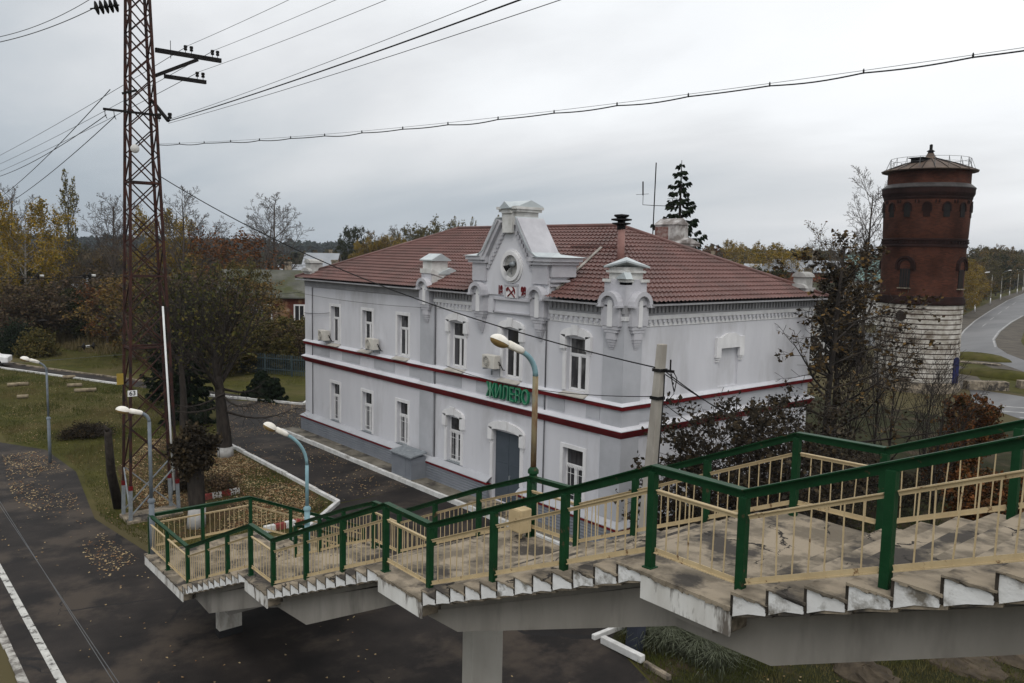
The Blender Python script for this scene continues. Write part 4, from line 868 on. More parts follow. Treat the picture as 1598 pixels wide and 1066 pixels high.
for f, (i, j) in enumerate(((0, 1), (1, 2), (2, 3), (3, 0))):
    b = MB(); g = MB()
    for k in range(len(lv)-1):
        z0, z1 = lv[k], lv[k+1]; tgt = g if k == 0 else b
        if f % 2 == 0:
            tgt.bar(corner(i, z0), corner(j, z1), 0.042, 0.042); tgt.bar(corner(j, z0), corner(i, z1), 0.042, 0.042)
        else:
            if k % 2: tgt.bar(corner(i, z0), corner(j, z1), 0.045, 0.045)
            else: tgt.bar(corner(j, z0), corner(i, z1), 0.045, 0.045)
        if z0 < 13.2 < z1 or z0 < 7.5 < z1 or z0 < 9.5 < z1: b.bar(corner(i, z0), corner(j, z0), 0.06, 0.07)
    b.build("bracing", M_steel, ma); g.build("bracing_foot", M_galv, ma)
b = MB(); b.box(MX-0.62, MX+0.62, MY-1.02, MY+1.02, -0.1, 0.10); b.build("footing", M_conc, ma, bevel=0.03)
def insul(b, x, y, z, s=1.0):
    b.lathe([(0.012, 0), (0.012, 0.08*s), (0.06*s, 0.09*s), (0.065*s, 0.15*s), (0.045*s, 0.17*s), (0.07*s, 0.2*s), (0.06*s, 0.27*s), (0.0, 0.28*s)], (x, y, z), 10)
b = MB(); b.bar((MX, 9.9, 17.62), (MX, 12.35, 17.62), 0.12, 0.16); arm = b.build("crossarm", M_black, ma)
b = MB(); [insul(b, MX, y, 17.7) for y in (11.0, 11.22, 12.02, 12.22)]; b.build("insulator", M_black, arm, True)
b = MB(); b.tube([(MX, 10.45, 17.4), (MX, 10.45, 18.05)], 0.012, 5); b.build("arm_rod", M_black, arm)
b = MB(); b.bar((MX, 10.2, 16.72), (MX, 11.75, 16.72), 0.12, 0.14); arm = b.build("crossarm", M_black, ma)
b = MB(); [insul(b, MX, y, 16.79) for y in (11.42, 11.64)]; b.build("insulator", M_black, arm, True)
b = MB(); b.bar((MX, 9.75, 16.62), (MX, 11.45, 17.52), 0.10, 0.13); b.build("arm_brace", M_black, ma)
q = D(263, 189, 33.4)
b = MB(); b.bar((MX, 9.75, 15.75), q, 0.10, 0.10); arm = b.build("crossarm", M_black, ma)
b = MB(); insul(b, q[0], q[1]+0.05, q[2], 1.1); insul(b, q[0]-0.1, q[1]-0.3, q[2]-0.05, 1.1); b.build("insulator", M_black, arm, True)
b = MB(); b.bar((MX+0.4, 7.95, 15.2), (MX+0.4, 9.75, 15.2), 0.07, 0.08); arm = b.build("crossarm", M_black, ma)
b = MB(); [b.tube([(MX+0.4, y, 15.17), (MX+0.45, y, 14.98), (MX+0.4, y+0.07, 14.88)], 0.014, 5) for y in (8.0, 8.3)]; b.build("hook", M_black, arm)
b = MB(); b.bar((MX+0.4, 8.6, 15.82), (MX+0.4, 9.1, 16.0), 0.08, 0.08); b.build("arm_bracket", M_black, ma)
b = MB(); z = 13.9; b.lathe([(0.0, -0.05), (0.14, -0.05), (0.16, 0), (0.14, 0.05), (0.0, 0.05)], (0, 0, 0), 14); b.v = [(MX+0.5+c, 8.95+a, z+b_) for a, b_, c in b.v]; b.build("cable_reel", M_oldw, ma, True)
b = MB(); b.tube([D(254, 478, 32.9), D(264, 640, 32.55), D(272, 765, 32.3)], 0.036, 8); b.build("conduit", mat("white_conduit", (0.72, 0.74, 0.74), rough=0.5), ma, True)
# number plate "63"
pl = D(206.5, 614, 32.35)
b = MB(); b.box(pl[0], pl[0]+0.02, pl[1]-0.16, pl[1]+0.16, pl[2]-0.11, pl[2]+0.11); np_ = b.build("number_plate", M_frame, ma)
text("63", "plate_number", M_black, np_, (pl[0]+0.024, pl[1], pl[2]), 0.23, 0.002, 0.004, rot=(R(90), 0, R(90)))
b = MB(); b.box(pl[0]-0.05, pl[0]-0.02, pl[1]-0.5, pl[1]-0.28, pl[2]+0.35, pl[2]+0.75); b.build("yellow_tag", mat("old_yellow", (0.35, 0.25, 0.05)), ma)
# ================================================================== overhead cables
def cable(a, c, sag, r, label, group=None, m=M_cable, clips=0, n=28):
    a = Vector(a); c = Vector(c); b = MB()
    if clips: n = clips*8
    pts = [a.lerp(c, i/n)-Vector((0, 0, sag*4*(i/n)*(1-i/n)+(0.045*math.sin(math.pi*(i % 8)/8)*(0.6+0.4*math.sin(i//8*2.3)) if clips else 0))) for i in range(n+1)]
    b.tube(pts, r, 5, cap=False)
    o = b.build("overhead_cable", m, None, True); tag(o, label, "cable", group)
    if clips:
        k = MB()
        for i in range(1, clips):
            p = a.lerp(c, i/clips)-Vector((0, 0, sag*4*(i/clips)*(1-i/clips))); k.ell(p+Vector((0, 0, 0.03)), 0.018, 0.018, 0.05, 6, 4)
        k.build("cable_clip", m, o)
    return o
GL = "line wires along the railway"
for (y, z, r) in ((11.1, 17.98, 0.008), (12.1, 17.98, 0.008), (11.5, 17.08, 0.008)):
    cable((-150, y-2, z-1), (MX, y, z), 1.0, r*1.6, "thin grey line wire running left from the mast crossarms", GL, M_wire); cable((MX, y, z), (14, y-0.3, z+0.35), 0.5, r, "thin grey line wire running up right from the mast crossarms", "line wires towards the bridge", M_wire)
cable(q, (12, 9.9, 15.75), 0.35, 0.017, "thick twisted cable rising from the mast to the top of the photo")
cable((q[0], q[1], q[2]-0.08), (12, 10.2, 15.45), 0.35, 0.008, "thin wire just below the thick twisted cable", None, M_wire)
cable((q[0], q[1], q[2]+0.05), (12, 9.7, 16.1), 0.35, 0.007, "thin wire just above the thick twisted cable", None, M_wire)
for i, (py, lab) in enumerate(((277, "uppermost of three cables falling left from the mast"), (313, "middle of three cables falling left from the mast"), (329, "lowest of three cables falling left from the mast"))):
    cable((MX+0.4, 8.05+0.15*i, 15.0 if i != 1 else 15.9), D(-6, py, 62), 0.25, 0.016, lab)
a_ = (-32.45, 9.8, 14.15); c_ = D(1720, 60, 15.2)
cable(a_, c_, 0.32, 0.014, "clipped black cable crossing the sky above the station", None, M_cable, 17)
cable((a_[0], a_[1], a_[2]+0.03), (c_[0], c_[1], c_[2]+0.035), 0.30, 0.005, "fine carrier wire just above the clipped cable", None, M_wire)
PB = (-13.75, 16.0, 0.0); PT = (-13.57, 16.42, 8.17)
cable((-32.45, 9.9, 13.0), (-13.64, 16.3, 7.56), 0.75, 0.018, "black cable sagging from the mast to the concrete pole past the gable")
cable((-28.9, 20.55, 5.5), (-13.72, 16.25, 6.8), 0.35, 0.012, "thin cable from the facade band to the concrete pole")
cable((-13.4, 16.35, 7.5), D(1290, 700, 36), 0.5, 0.016, "upper black cable falling right from the concrete pole")
cable((-13.4, 16.4, 7.4), D(1330, 672, 42), 0.9, 0.014, "middle black cable falling right from the concrete pole")
cable((-13.5, 16.3, 6.75), D(1190, 705, 32), 0.3, 0.012, "lowest black cable falling right from the concrete pole")
cable((-43.4, 20.6, 7.95), (-30.9, 20.6, 7.9), 0.12, 0.009, "thin cable along the upper wall of the left wing")
cable((-42.9, 20.7, 6.85), (-39.9, 20.72, 7.05), 0.05, 0.012, "short black cable entering beside the far left upper window")
cable((-70, 24, 7.5), (-43.2, 20.7, 8.0), 0.5, 0.011, "thin cable arriving at the left corner of the station")
# cross-span over the tracks, with insulators
cable(D(146, 13, 34), D(-70, 76, 37), 0.25, 0.016, "upper cross-span wire leaving the mast top over the tracks", None, M_wire)
cable((MX, 9.2, 20.35), D(-70, 66, 37), 0.6, 0.013, "thin second cross-span wire above the insulator string", None, M_wire)
cable((MX, 8.5, 9.25), (MX, -22, 9.25), 0.15, 0.014, "level cross-span wire at mid height left of the mast")
cable((MX, 8.5, 6.35), (MX, -22, 6.3), 0.15, 0.006, "lower cross-span wire left of the mast", None, M_wire)
def string(p, d, n, s, label, white=None):
    t = thing("insulator_string", label, "insulator", p); p = Vector(p); d = Vector(d).normalized(); b = MB()
    b.tube([p-d*0.12, p+d*(n*0.17+0.05)], 0.016*s, 5)
    for i in range(n):
        c = p+d*(0.08+i*0.17); b.tube([c-d*0.05, c-d*0.02, c+d*0.03, c+d*0.07], [0.03*s, 0.06*s, 0.14*s, 0.03*s], 12)
    b.build("insulator_discs", M_black, t, True)
    if white: b = MB(); b.tube([p+d*(n*0.17), p+d*(n*0.17+0.13)], 0.045*s, 8); b.build("insulator_cap", M_oldw, t, True)
string(D(146, 13, 34), (0.02, 1, 0.33), 5, 1.75, "black disc insulator string at the upper left edge of the photo")
string(D(127, 430, 33.6), (0, 1, 0), 2, 1.0, "black insulators on the mid-height cross wire nearest the mast", 1); string(D(54, 430.5, 35), (0, 1, 0), 1, 1.0, "single black insulator on the mid-height cross wire at far left", 1)
string(D(126, 541, 33.6), (0, 1, 0), 1, 1.0, "left black insulator of the pair hanging over the green lawn", 1); string(D(141, 540, 33.6), (0, 1, 0), 1, 1.0, "right black insulator of the pair hanging over the green lawn")
string(D(67, 505, 35), (0, 0, 1), 1, 1.3, "black insulator hanging above the round bush at the left")
# contact wire pair over the near track
for i, (p1, p2) in enumerate((((-30, 745), (195, 1080)), ((-24, 745), (187, 1080)))):
    cable(D(*p1, 40), D(*p2, 15), 0.0, 0.008, ("left", "right")[i]+" wire of the pale contact wire pair above the platform", None, M_wire, 0, 8)
# ================================================================== concrete utility pole
up_ = thing("utility_pole", "leaning square concrete pole with cable brackets at the station corner", "utility pole", PB)
b = MB(); w0, w1 = 0.17, 0.10; P0, P1 = Vector(PB), Vector(PT)
b.add([(P0.x-w0, P0.y-w0, -0.1), (P0.x+w0, P0.y-w0, -0.1), (P0.x+w0, P0.y+w0, -0.1), (P0.x-w0, P0.y+w0, -0.1), (P1.x-w1, P1.y-w1, P1.z), (P1.x+w1, P1.y-w1, P1.z), (P1.x+w1, P1.y+w1, P1.z), (P1.x-w1, P1.y+w1, P1.z)], [(0, 3, 2, 1), (4, 5, 6, 7), (0, 1, 5, 4), (1, 2, 6, 5), (2, 3, 7, 6), (3, 0, 4, 7)])
po = b.build("shaft", mat("pole_concrete", (0.40, 0.38, 0.34), (0.27, 0.25, 0.22), scale=2, rough=0.9, stretch=(1, 1, 0.4), bump=0.3), up_, bevel=0.02)
b = MB(); pf = P0.lerp(P1, 0.11); b.bar((P0.x, P0.y, 0.0), pf, 0.355, 0.345); b.build("shaft_foot", mat("blue_grey_coat", (0.035, 0.04, 0.055), rough=0.7), po)
b = MB()
for z, L in ((7.5, 0.42), (6.78, 0.2)):
    p = P0.lerp(P1, z/8.17); b.bar((p.x-0.16, p.y, z), (p.x+L, p.y+0.05, z), 0.05, 0.07); b.box(p.x-0.14, p.x+0.14, p.y-0.14, p.y+0.14, z-0.04, z+0.04)
b.bar((P1.x+0.3, P1.y, 7.5), (P1.x+0.3, P1.y, 7.8), 0.03, 0.03); br = b.build("bracket", M_black, up_)
b = MB(); b.tube([(P1.x+0.4, P1.y, 7.5), (P1.x+0.52, P1.y, 7.35), (P1.x+0.46, P1.y, 7.0), (P1.x+0.38, P1.y, 7.2), (P1.x+0.34, P1.y, 7.45)], 0.014, 5)
b.tube([(P1.x+0.12, P1.y, 7.4), (P1.x+0.16, P1.y-0.05, 6.9), (P1.x+0.13, P1.y-0.1, 5.5), (P1.x+0.08, P1.y-0.2, 2.5)], 0.018, 5)
b.tube([(P1.x+0.3, P1.y, 7.45), (P1.x+0.45, P1.y, 6.95), (P1.x+0.15, P1.y, 6.6)], 0.008, 4)
for z in (7.2, 6.95, 6.75): b.ell((P1.x+0.4-(7.2-z)*0.4, P1.y, z), 0.03, 0.03, 0.04, 6, 4)
b.build("hanging_lead", M_cable, up_, True)
# ================================================================== water tower
TX, TY = -30.4, 69.4
wt = thing("water_tower", "round brick water tower with white striped base and conical tin roof", "water tower", (TX, TY, 0))
def brickmat(name, c1, c2, cm, R_=3.1, sc=1.0):
    m = bpy.data.materials.new(name); m.use_nodes = True; t = m.node_tree; b = t.nodes["Principled BSDF"]; b.inputs['Roughness'].default_value = 0.95; b.inputs['Specular IOR Level'].default_value = 0.15
    def nn(k, **kw):
        n = t.nodes.new(k)
        for a, v in kw.items(): setattr(n, a, v)
        return n
    tc = nn("ShaderNodeTexCoord"); sp = nn("ShaderNodeSeparateXYZ"); t.links.new(tc.outputs['Object'], sp.inputs[0])
    at = nn("ShaderNodeMath", operation='ARCTAN2'); t.links.new(sp.outputs[1], at.inputs[0]); t.links.new(sp.outputs[0], at.inputs[1])
    mu = nn("ShaderNodeMath", operation='MULTIPLY'); mu.inputs[1].default_value = R_; t.links.new(at.outputs[0], mu.inputs[0])
    cb = nn("ShaderNodeCombineXYZ"); t.links.new(mu.outputs[0], cb.inputs[0]); t.links.new(sp.outputs[2], cb.inputs[1])
    br = nn("ShaderNodeTexBrick"); br.inputs['Scale'].default_value = 1.0; br.inputs['Brick Width'].default_value = 0.27*sc; br.inputs['Row Height'].default_value = 0.085*sc; br.inputs['Mortar Size'].default_value = 0.008
    br.inputs['Color1'].default_value = (*c1, 1); br.inputs['Color2'].default_value = (*c2, 1); br.inputs['Mortar'].default_value = (*cm, 1); t.links.new(cb.outputs[0], br.inputs['Vector'])
    no = nn("ShaderNodeTexNoise"); no.inputs['Scale'].default_value = 0.6; no.inputs['Detail'].default_value = 8; t.links.new(tc.outputs['Object'], no.inputs['Vector'])
    mr = nn("ShaderNodeMapRange"); mr.inputs[1].default_value = 0.35; mr.inputs[2].default_value = 0.7; mr.inputs[3].default_value = 0.55; mr.inputs[4].default_value = 1.3; t.links.new(no.outputs[0], mr.inputs[0])
    mx_ = nn("ShaderNodeMix", data_type='RGBA', blend_type='MULTIPLY'); mx_.inputs[0].default_value = 1.0; t.links.new(br.outputs[0], mx_.inputs[6]); t.links.new(mr.outputs[0], mx_.inputs[7]); t.links.new(mx_.outputs[2], b.inputs['Base Color'])
    return m
M_brick = brickmat("old_red_brick", (0.088, 0.028, 0.016), (0.05, 0.018, 0.012), (0.055, 0.035, 0.027))
M_brickd = brickmat("sooty_brick", (0.026, 0.011, 0.009), (0.02, 0.009, 0.008), (0.017, 0.011, 0.01))
M_lime = mat("limewashed_stone", (0.56, 0.54, 0.50), (0.30, 0.275, 0.235), scale=1.6, rough=0.95, detail=9, bump=0.5, bscale=10, c3=(0.13, 0.105, 0.08), s3=0.9, t3=(0.48, 0.64))
O = (TX, TY, 0)
b = MB(); b.lathe([(3.16, 7.15), (3.10, 7.4), (3.10, 11.7), (3.13, 11.75), (3.13, 12.5), (3.16, 12.55), (3.22, 14.9), (3.22, 15.6)], O, 64); b.build("brick_shaft", M_brick, wt, True)
b = MB(); b.lathe([(3.22, 7.1), (3.3, 7.16), (3.3, 7.3), (3.2, 7.75), (3.12, 7.8)], O, 64); b.lathe([(3.1, 11.75), (3.2, 11.78), (3.2, 11.9), (3.15, 11.95), (3.15, 12.25), (3.22, 12.28), (3.22, 12.42), (3.12, 12.46)], O, 64)
for i in range(64):
    a = 2*math.pi*i/64; c, s = math.cos(a), math.sin(a); b.bar((TX+3.13*c, TY+3.13*s, 12.15), (TX+3.24*c, TY+3.24*s, 12.15), 0.14, 0.16)
b.build("brick_band", M_brickd, wt)
b = MB(); b.lathe([(3.2, 15.5), (3.28, 15.7), (3.28, 15.8), (3.36, 15.95), (3.42, 16.1), (3.42, 16.5)], O, 64); b.build("brick_cornice", M_brickd, wt)
b = MB(); b.lathe([(3.46, 16.48), (3.47, 16.55), (3.12, 16.85), (3.08, 16.86)], O, 64); b.build("tin_ledge", mat("dark_tin", (0.085, 0.08, 0.08), (0.05, 0.046, 0.045), rough=0.5, metal=0.2), wt)
b = MB(); b.lathe([(3.06, 16.8), (3.06, 17.95)], O, 64); b.build("upper_drum", M_brick, wt, True)
b = MB(); b.lathe([(3.0, 17.9), (3.55, 17.88), (3.58, 17.94), (2.3, 18.45), (1.2, 18.8), (0.6, 19.0), (0.36, 19.2), (0.24, 19.45)], O, 24); rf = b.build("roof", mat("rusty_tin_roof", (0.135, 0.10, 0.075), (0.085, 0.06, 0.048), scale=1.2, rough=0.6, metal=0.1), wt)
b = MB()
for i in range(24):
    a = 2*math.pi*i/24; c, s = math.cos(a), math.sin(a); b.tube([(TX+3.57*c, TY+3.57*s, 17.96), (TX+2.3*c, TY+2.3*s, 18.47), (TX+0.6*c, TY+0.6*s, 19.02)], 0.03, 4)
b.build("roof_seam", M_black, rf)
b = MB(); b.lathe([(0.25, 19.4), (0.2, 19.55), (0.32, 19.62), (0.2, 19.7), (0.12, 19.75), (0.12, 20.15), (0.0, 20.2)], O, 12); b.build("finial", M_black, rf)
b = MB(); pa = math.atan2(-TY, -TX)-0.55; hx, hy = TX+1.5*math.cos(pa), TY+1.5*math.sin(pa); b.box(hx-0.45, hx+0.45, hy-0.5, hy+0.5, 18.5, 18.9); b.box(hx-0.6, hx+0.6, hy-0.65, hy+0.65, 18.9, 18.97); b.build("roof_hatch", M_black, rf)
b = MB(); ring_ = []
for i in range(18):
    a = 2*math.pi*i/18; c, s = math.cos(a), math.sin(a); p = (TX+2.95*c, TY+2.95*s); b.tube([(p[0]*1, p[1], 18.15), (TX+2.95*c, TY+2.95*s, 18.95)], 0.02, 4); b.tube([(TX+3.3*c, TY+3.3*s, 18.05), (TX+2.95*c, TY+2.95*s, 18.95)], 0.014, 4); ring_.append((TX+2.95*c, TY+2.95*s, 18.95))
b.tube(ring_+[ring_[0]], 0.018, 4); b.tube([(x, y, z-0.35) for x, y, z in ring_+[ring_[0]]], 0.012, 4); b.build("guard_rail", M_wire, rf)
# limewashed base of stone courses
b = MB(); nc = 16; zz0 = 0.75; hh = (7.12-zz0)/nc
for i in range(nc):
    r0 = 3.17+0.008*(nc-i)*0.3; z0 = zz0+i*hh; b.lathe([(r0-0.1, z0+0.06), (r0, z0+0.075), (r0, z0+hh-0.03), (r0-0.1, z0+hh-0.015)], O, 64)
b.build("stone_course", M_lime, wt)
b = MB(); b.lathe([(3.11, 0.5), (3.11, 7.13)], O, 64); b.build("red_joint", mat("joint_brown", (0.06, 0.022, 0.018), (0.035, 0.016, 0.014)), wt)
b = MB(); b.lathe([(3.42, -0.05), (3.42, 0.35), (3.32, 0.4), (3.32, 0.74), (3.12, 0.78)], O, 64); b.build("footing", M_conc, wt)
face = math.atan2(-TY, -TX)
def onT(ang, r, u, z): 
    "point on the tower: ang from the side facing the camera (positive to the right in the photo)"
    a = face+ang; return (TX+r*math.cos(a)-u*math.sin(a), TY+r*math.sin(a)+u*math.cos(a), z)
def plate(b, ang, r0, r1, poly):
    k = len(poly); b.add([onT(ang, r0, u, z) for u, z in poly]+[onT(ang, r1, u, z) for u, z in poly], [tuple(range(k)), tuple(range(2*k-1, k-1, -1))]+[(i, i+k, (i+1) % k+k, (i+1) % k) for i in range(k)])
for ang in (R(-23), R(64), R(152), R(-115)):
    n = 10
    b = MB()
    for rr0, rr1, rad in ((3.0, 3.26, 0.78), (3.0, 3.2, 0.58)):
        out_ = [(rad*math.cos(math.pi*i/n), 10.25+rad*math.sin(math.pi*i/n)) for i in range(n+1)]; inn = [((rad-0.17)*math.cos(math.pi*i/n), 10.25+(rad-0.17)*math.sin(math.pi*i/n)) for i in range(n+1)]
        for i in range(n): plate(b, ang, rr0, rr1, [out_[i], out_[i+1], inn[i+1], inn[i]])
        for s in (-1, 1): plate(b, ang, rr0, rr1, [(s*rad, 10.27), (s*(rad-0.17), 10.27), (s*(rad-0.17), 9.9), (s*rad, 9.9)])
    wn_ = b.build("window", M_brickd, wt)
    b = MB(); plate(b, ang, 3.0, 3.13, [(-0.4, 8.45), (0.4, 8.45), (0.4, 10.0), (-0.4, 10.0)]); b.build("window_boards", mat("boarded_grey", (0.024, 0.023, 0.023), (0.014, 0.014, 0.014), rough=0.9, spec=0.1), wn_)
    b = MB(); plate(b, ang, 3.0, 3.15, [(-0.4, 10.0), (0.4, 10.0), (0.4, 10.25)]+[(0.4*math.cos(math.pi*i/8), 10.25+0.4*math.sin(math.pi*i/8)) for i in range(1, 8)]+[(-0.4, 10.25)]); b.build("window_arch", M_brick, wn_)
    b = MB(); plate(b, ang, 3.0, 3.28, [(-0.5, 8.38), (0.5, 8.38), (0.5, 8.46), (-0.5, 8.46)]); b.build("window_sill", M_conc, wn_)
    b = MB(); [plate(b, ang, 3.12, 3.145, [(x-0.015, 8.45), (x+0.015, 8.45), (x+0.015, 10.0), (x-0.015, 10.0)]) for x in (-0.2, 0, 0.2)]; b.build("window_bar", M_steel, wn_)
for i in range(14):
    ang = R(-51+25.7*i); real = i % 3 != 2
    b = MB(); n = 8; w_ = 0.24
    o1 = [(w_*math.cos(math.pi*k/n)*1.5, 14.95+w_*1.7*math.sin(math.pi*k/n)) for k in range(n+1)]; i1 = [(w_*math.cos(math.pi*k/n), 14.95+w_*1.3*math.sin(math.pi*k/n)) for k in range(n+1)]
    for k in range(n): plate(b, ang, 3.1, 3.30, [o1[k], o1[k+1], i1[k+1], i1[k]])
    for s in (-1, 1): plate(b, ang, 3.1, 3.30, [(s*w_*1.5, 14.95), (s*w_, 14.95), (s*w_, 14.6), (s*w_*1.5, 14.6)])
    for k in (-1, 1): plate(b, ang+R(12.85), 3.1, 3.29, [(k*0.12-0.06, 15.25), (k*0.12+0.06, 15.25), (k*0.12+0.05, 15.5), (k*0.12-0.05, 15.5)])
    sw = b.build("slit_window", M_brickd, wt)
    b = MB(); plate(b, ang, 3.1, 3.245, [(-w_, 14.15), (w_, 14.15), (w_, 14.95)]+[(w_*math.cos(math.pi*k/n), 14.95+w_*1.3*math.sin(math.pi*k/n)) for k in range(1, n)]+[(-w_, 14.95)]); b.build("slit_opening" if real else "slit_blind", M_black if real else M_brickd, sw)
b = MB(); plate(b, R(-24), 3.1, 3.23, [(0.42*math.cos(2*math.pi*k/16), 6.15+0.42*math.sin(2*math.pi*k/16)) for k in range(16)]); b.build("round_opening", mat("hole_shade", (0.03, 0.022, 0.018)), wt)  # flat dark disc; the shade inside the opening is put into its colour
b = MB(); plate(b, R(66), 3.1, 3.27, [(-0.45, 0.75), (0.45, 0.75), (0.45, 2.5)]+[(0.45*math.cos(math.pi*k/8), 2.5+0.4*math.sin(math.pi*k/8)) for k in range(1, 8)]+[(-0.45, 2.5)]); b.build("door", mat("dark_blue_door", (0.012, 0.016, 0.085), (0.01, 0.012, 0.05)), wt)
wt.scale = (1, 1, 0.984)
# ================================================================== houses
M_slate = mat("grey_slate_roof", (0.115, 0.115, 0.10), (0.07, 0.072, 0.06), scale=0.7, rough=0.9, c3=(0.06, 0.065, 0.03), s3=0.3, t3=(0.5, 0.65))
M_tinroof = mat("bright_tin_roof", (0.34, 0.36, 0.39), (0.27, 0.29, 0.315), scale=0.4, rough=0.45, metal=0.2)
M_hbrick = mat("orange_brick", (0.20, 0.075, 0.045), (0.13, 0.05, 0.034), scale=1.5, rough=0.95)
M_brick2 = mat("patchy_plaster_brick", (0.26, 0.15, 0.085), (0.10, 0.035, 0.026), scale=0.55, rough=0.95, lohi=(0.44, 0.54), c3=(0.32, 0.27, 0.2), s3=0.4, t3=(0.58, 0.64))
def house(name, label, cx, cy, rot, lx, ly, hw, hr, mw, mr, wins=(), over=0.4, chim=None, hip=False, mwin=M_white):
    t = thing(name, label, "house", (cx, cy, 0))
    t.rotation_euler = (0, 0, rot)
    def part(b, nm, m, par=None):
        o = b.build(nm, m, None); o.parent = par or t; return o
    b = MB(); b.box(-lx/2, lx/2, -ly/2, ly/2, 0, hw); b.prism([(-ly/2, hw), (ly/2, hw), (0, hr-0.15)], 'x', -lx/2+(lx*0.0 if not hip else ly/2), lx/2-(ly/2 if hip else 0)); part(b, "wall", mw)
    b = MB(); e = over
    if hip: b.add([(-lx/2-e, -ly/2-e, hw), (lx/2+e, -ly/2-e, hw), (lx/2+e, ly/2+e, hw), (-lx/2-e, ly/2+e, hw), (-lx/2+ly/2, 0, hr), (lx/2-ly/2, 0, hr)], [(0, 1, 5, 4), (1, 2, 5), (2, 3, 4, 5), (3, 0, 4), (0, 3, 2, 1)])
    else:
        k = (hr-hw)/(ly/2)
        b.prism([(-ly/2-e, hw-e*k), (0, hr), (0, hr+0.12), (-ly/2-e, hw-e*k+0.12)], 'x', -lx/2-e, lx/2+e); b.prism([(ly/2+e, hw-e*k), (0, hr), (0, hr+0.12), (ly/2+e, hw-e*k+0.12)], 'x', -lx/2-e, lx/2+e)
    r_ = part(b, "roof", mr)
    for (side, u, z, w_, h_) in wins:
        b = MB(); g = MB()
        if side in 'fb':
            s = -1 if side == 'f' else 1; y = s*ly/2
            for q_ in ((u-w_/2-0.15, u-w_/2, z, z+h_+0.15), (u+w_/2, u+w_/2+0.15, z, z+h_+0.15), (u-w_/2, u+w_/2, z+h_, z+h_+0.15), (u-0.04, u+0.04, z, z+h_)): b.box(q_[0], q_[1], y-0.05, y+0.05, q_[2], q_[3])
            g.box(u-w_/2, u+w_/2, y-0.02, y+0.02, z, z+h_)
        else:
            s = 1 if side == 'r' else -1; x = s*lx/2
            for q_ in ((u-w_/2-0.15, u-w_/2, z, z+h_+0.15), (u+w_/2, u+w_/2+0.15, z, z+h_+0.15), (u-w_/2, u+w_/2, z+h_, z+h_+0.15), (u-0.04, u+0.04, z, z+h_)): b.box(x-0.05, x+0.05, q_[0], q_[1], q_[2], q_[3])
            g.box(x-0.02, x+0.02, u-w_/2, u+w_/2, z, z+h_)
        f = part(b, "window", mwin); part(g, "pane", M_glass, f)
    if chim:
        for (x, y, z0, z1) in chim: b = MB(); b.box(x-0.35, x+0.35, y-0.3, y+0.3, z0, z1); b.box(x-0.42, x+0.42, y-0.37, y+0.37, z1-0.2, z1-0.05); part(b, "chimney", M_conc, r_)
    return t
# the old brick house behind the fence
bx, by, _ = D(452, 480, 92)
house("brick_house", "old single storey brick house with mossy slate roof behind the picket fence", bx, by+2.0, R(62), 17, 8.5, 5.5, 8.0, M_brick2, M_slate,
      [('f', u, 3.0, 0.85, 1.5) for u in (-5.4, -3.9, -0.6, 0.8, 2.2, 3.6, 5.8)], chim=[(-2.0, 1, 6.5, 9.0), (3.0, 0.5, 6.5, 9.3)])
hx, hy, _ = D(503, 410, 168)
house("gabled_house", "orange brick house with grey tin gable roof among distant trees", hx, hy, R(40), 6.5, 5.2, 5.9, 9.6, M_hbrick, M_tinroof, [('r', 0, 6.2, 0.9, 1.1), ('r', -1.2, 3, 1.0, 1.4)], chim=[(1.5, 0.8, 8, 10.4)])
hx, hy, _ = D(468, 402, 205); house("low_house", "low white-roofed house left of the orange gabled house", hx, hy, R(70), 10, 7, 4.2, 6.6, M_hbrick, M_tinroof)
hx, hy, _ = D(527, 412, 190); house("low_house", "small brown house at the right of the orange gabled house", hx, hy, R(20), 5, 5, 3.5, 6.2, M_brick2, M_tinroof)
hx, hy, _ = D(150, 402, 150); house("shed", "small pale roofed shed seen through bare trees at the left", hx, hy, R(30), 6, 5, 3.4, 5.2, M_oldw, M_tinroof)
hx, hy, _ = D(66, 470, 118); house("shed", "small brown shed with red roof behind the bushes at the left", hx, hy, R(20), 7, 5, 2.2, 3.4, mat("dark_boards", (0.04, 0.03, 0.025)), mat("red_roof", (0.13, 0.03, 0.022)))
hx, hy, _ = D(-6, 470, 100); house("shed", "red roofed shed cut by the left edge of the photo", hx, hy, R(75), 6, 5, 2.4, 4.2, MATS["dark_boards"], MATS["red_roof"])
# right of the station
for (px, py, dd, rot, lx, ly, hw, hr, mw, mr, lab) in (
    (1165, 418, 128, 20, 8.5, 8, 4.6, 7.6, M_hbrick, M_tinroof, "house with broad blue-grey tin roof behind the station hip"),
    (1196, 412, 175, 40, 8, 7, 6.0, 9.2, M_brick2, M_tinroof, "house with white roof beside the yellow tree on the right"),
    (1262, 412, 150, 8, 13, 9, 8.4, 10.2, M_hbrick, M_tinroof, "brick house with long pale roof left of the leafless tree"),
    (1245, 450, 90, 15, 7, 6, 5.0, 8.0, M_oldw, M_slate, "grey plastered house partly hidden by the dark leaved tree"),
    (1362, 438, 150, 30, 9, 8, 7.5, 11.2, M_oldw, mat("green_tin", (0.20, 0.30, 0.28), (0.15, 0.24, 0.22), rough=0.5), "pale house with green roof left of the water tower"),
    (1104, 404, 160, 35, 8, 7, 6.5, 10.0, M_oldw, M_slate, "small grey gabled house above the station hip")):
    hx, hy, _ = D(px, py, dd); house("village_house", lab, hx, hy, R(rot), lx, ly, hw, hr, mw, mr, [('f', -2, 2.5, 1.1, 1.4), ('f', 1.5, 2.5, 1.1, 1.4), ('r', 0, 2.5, 1.1, 1.4)], hip=False, chim=[(1, 0, hr-1.0, hr+1.6)])
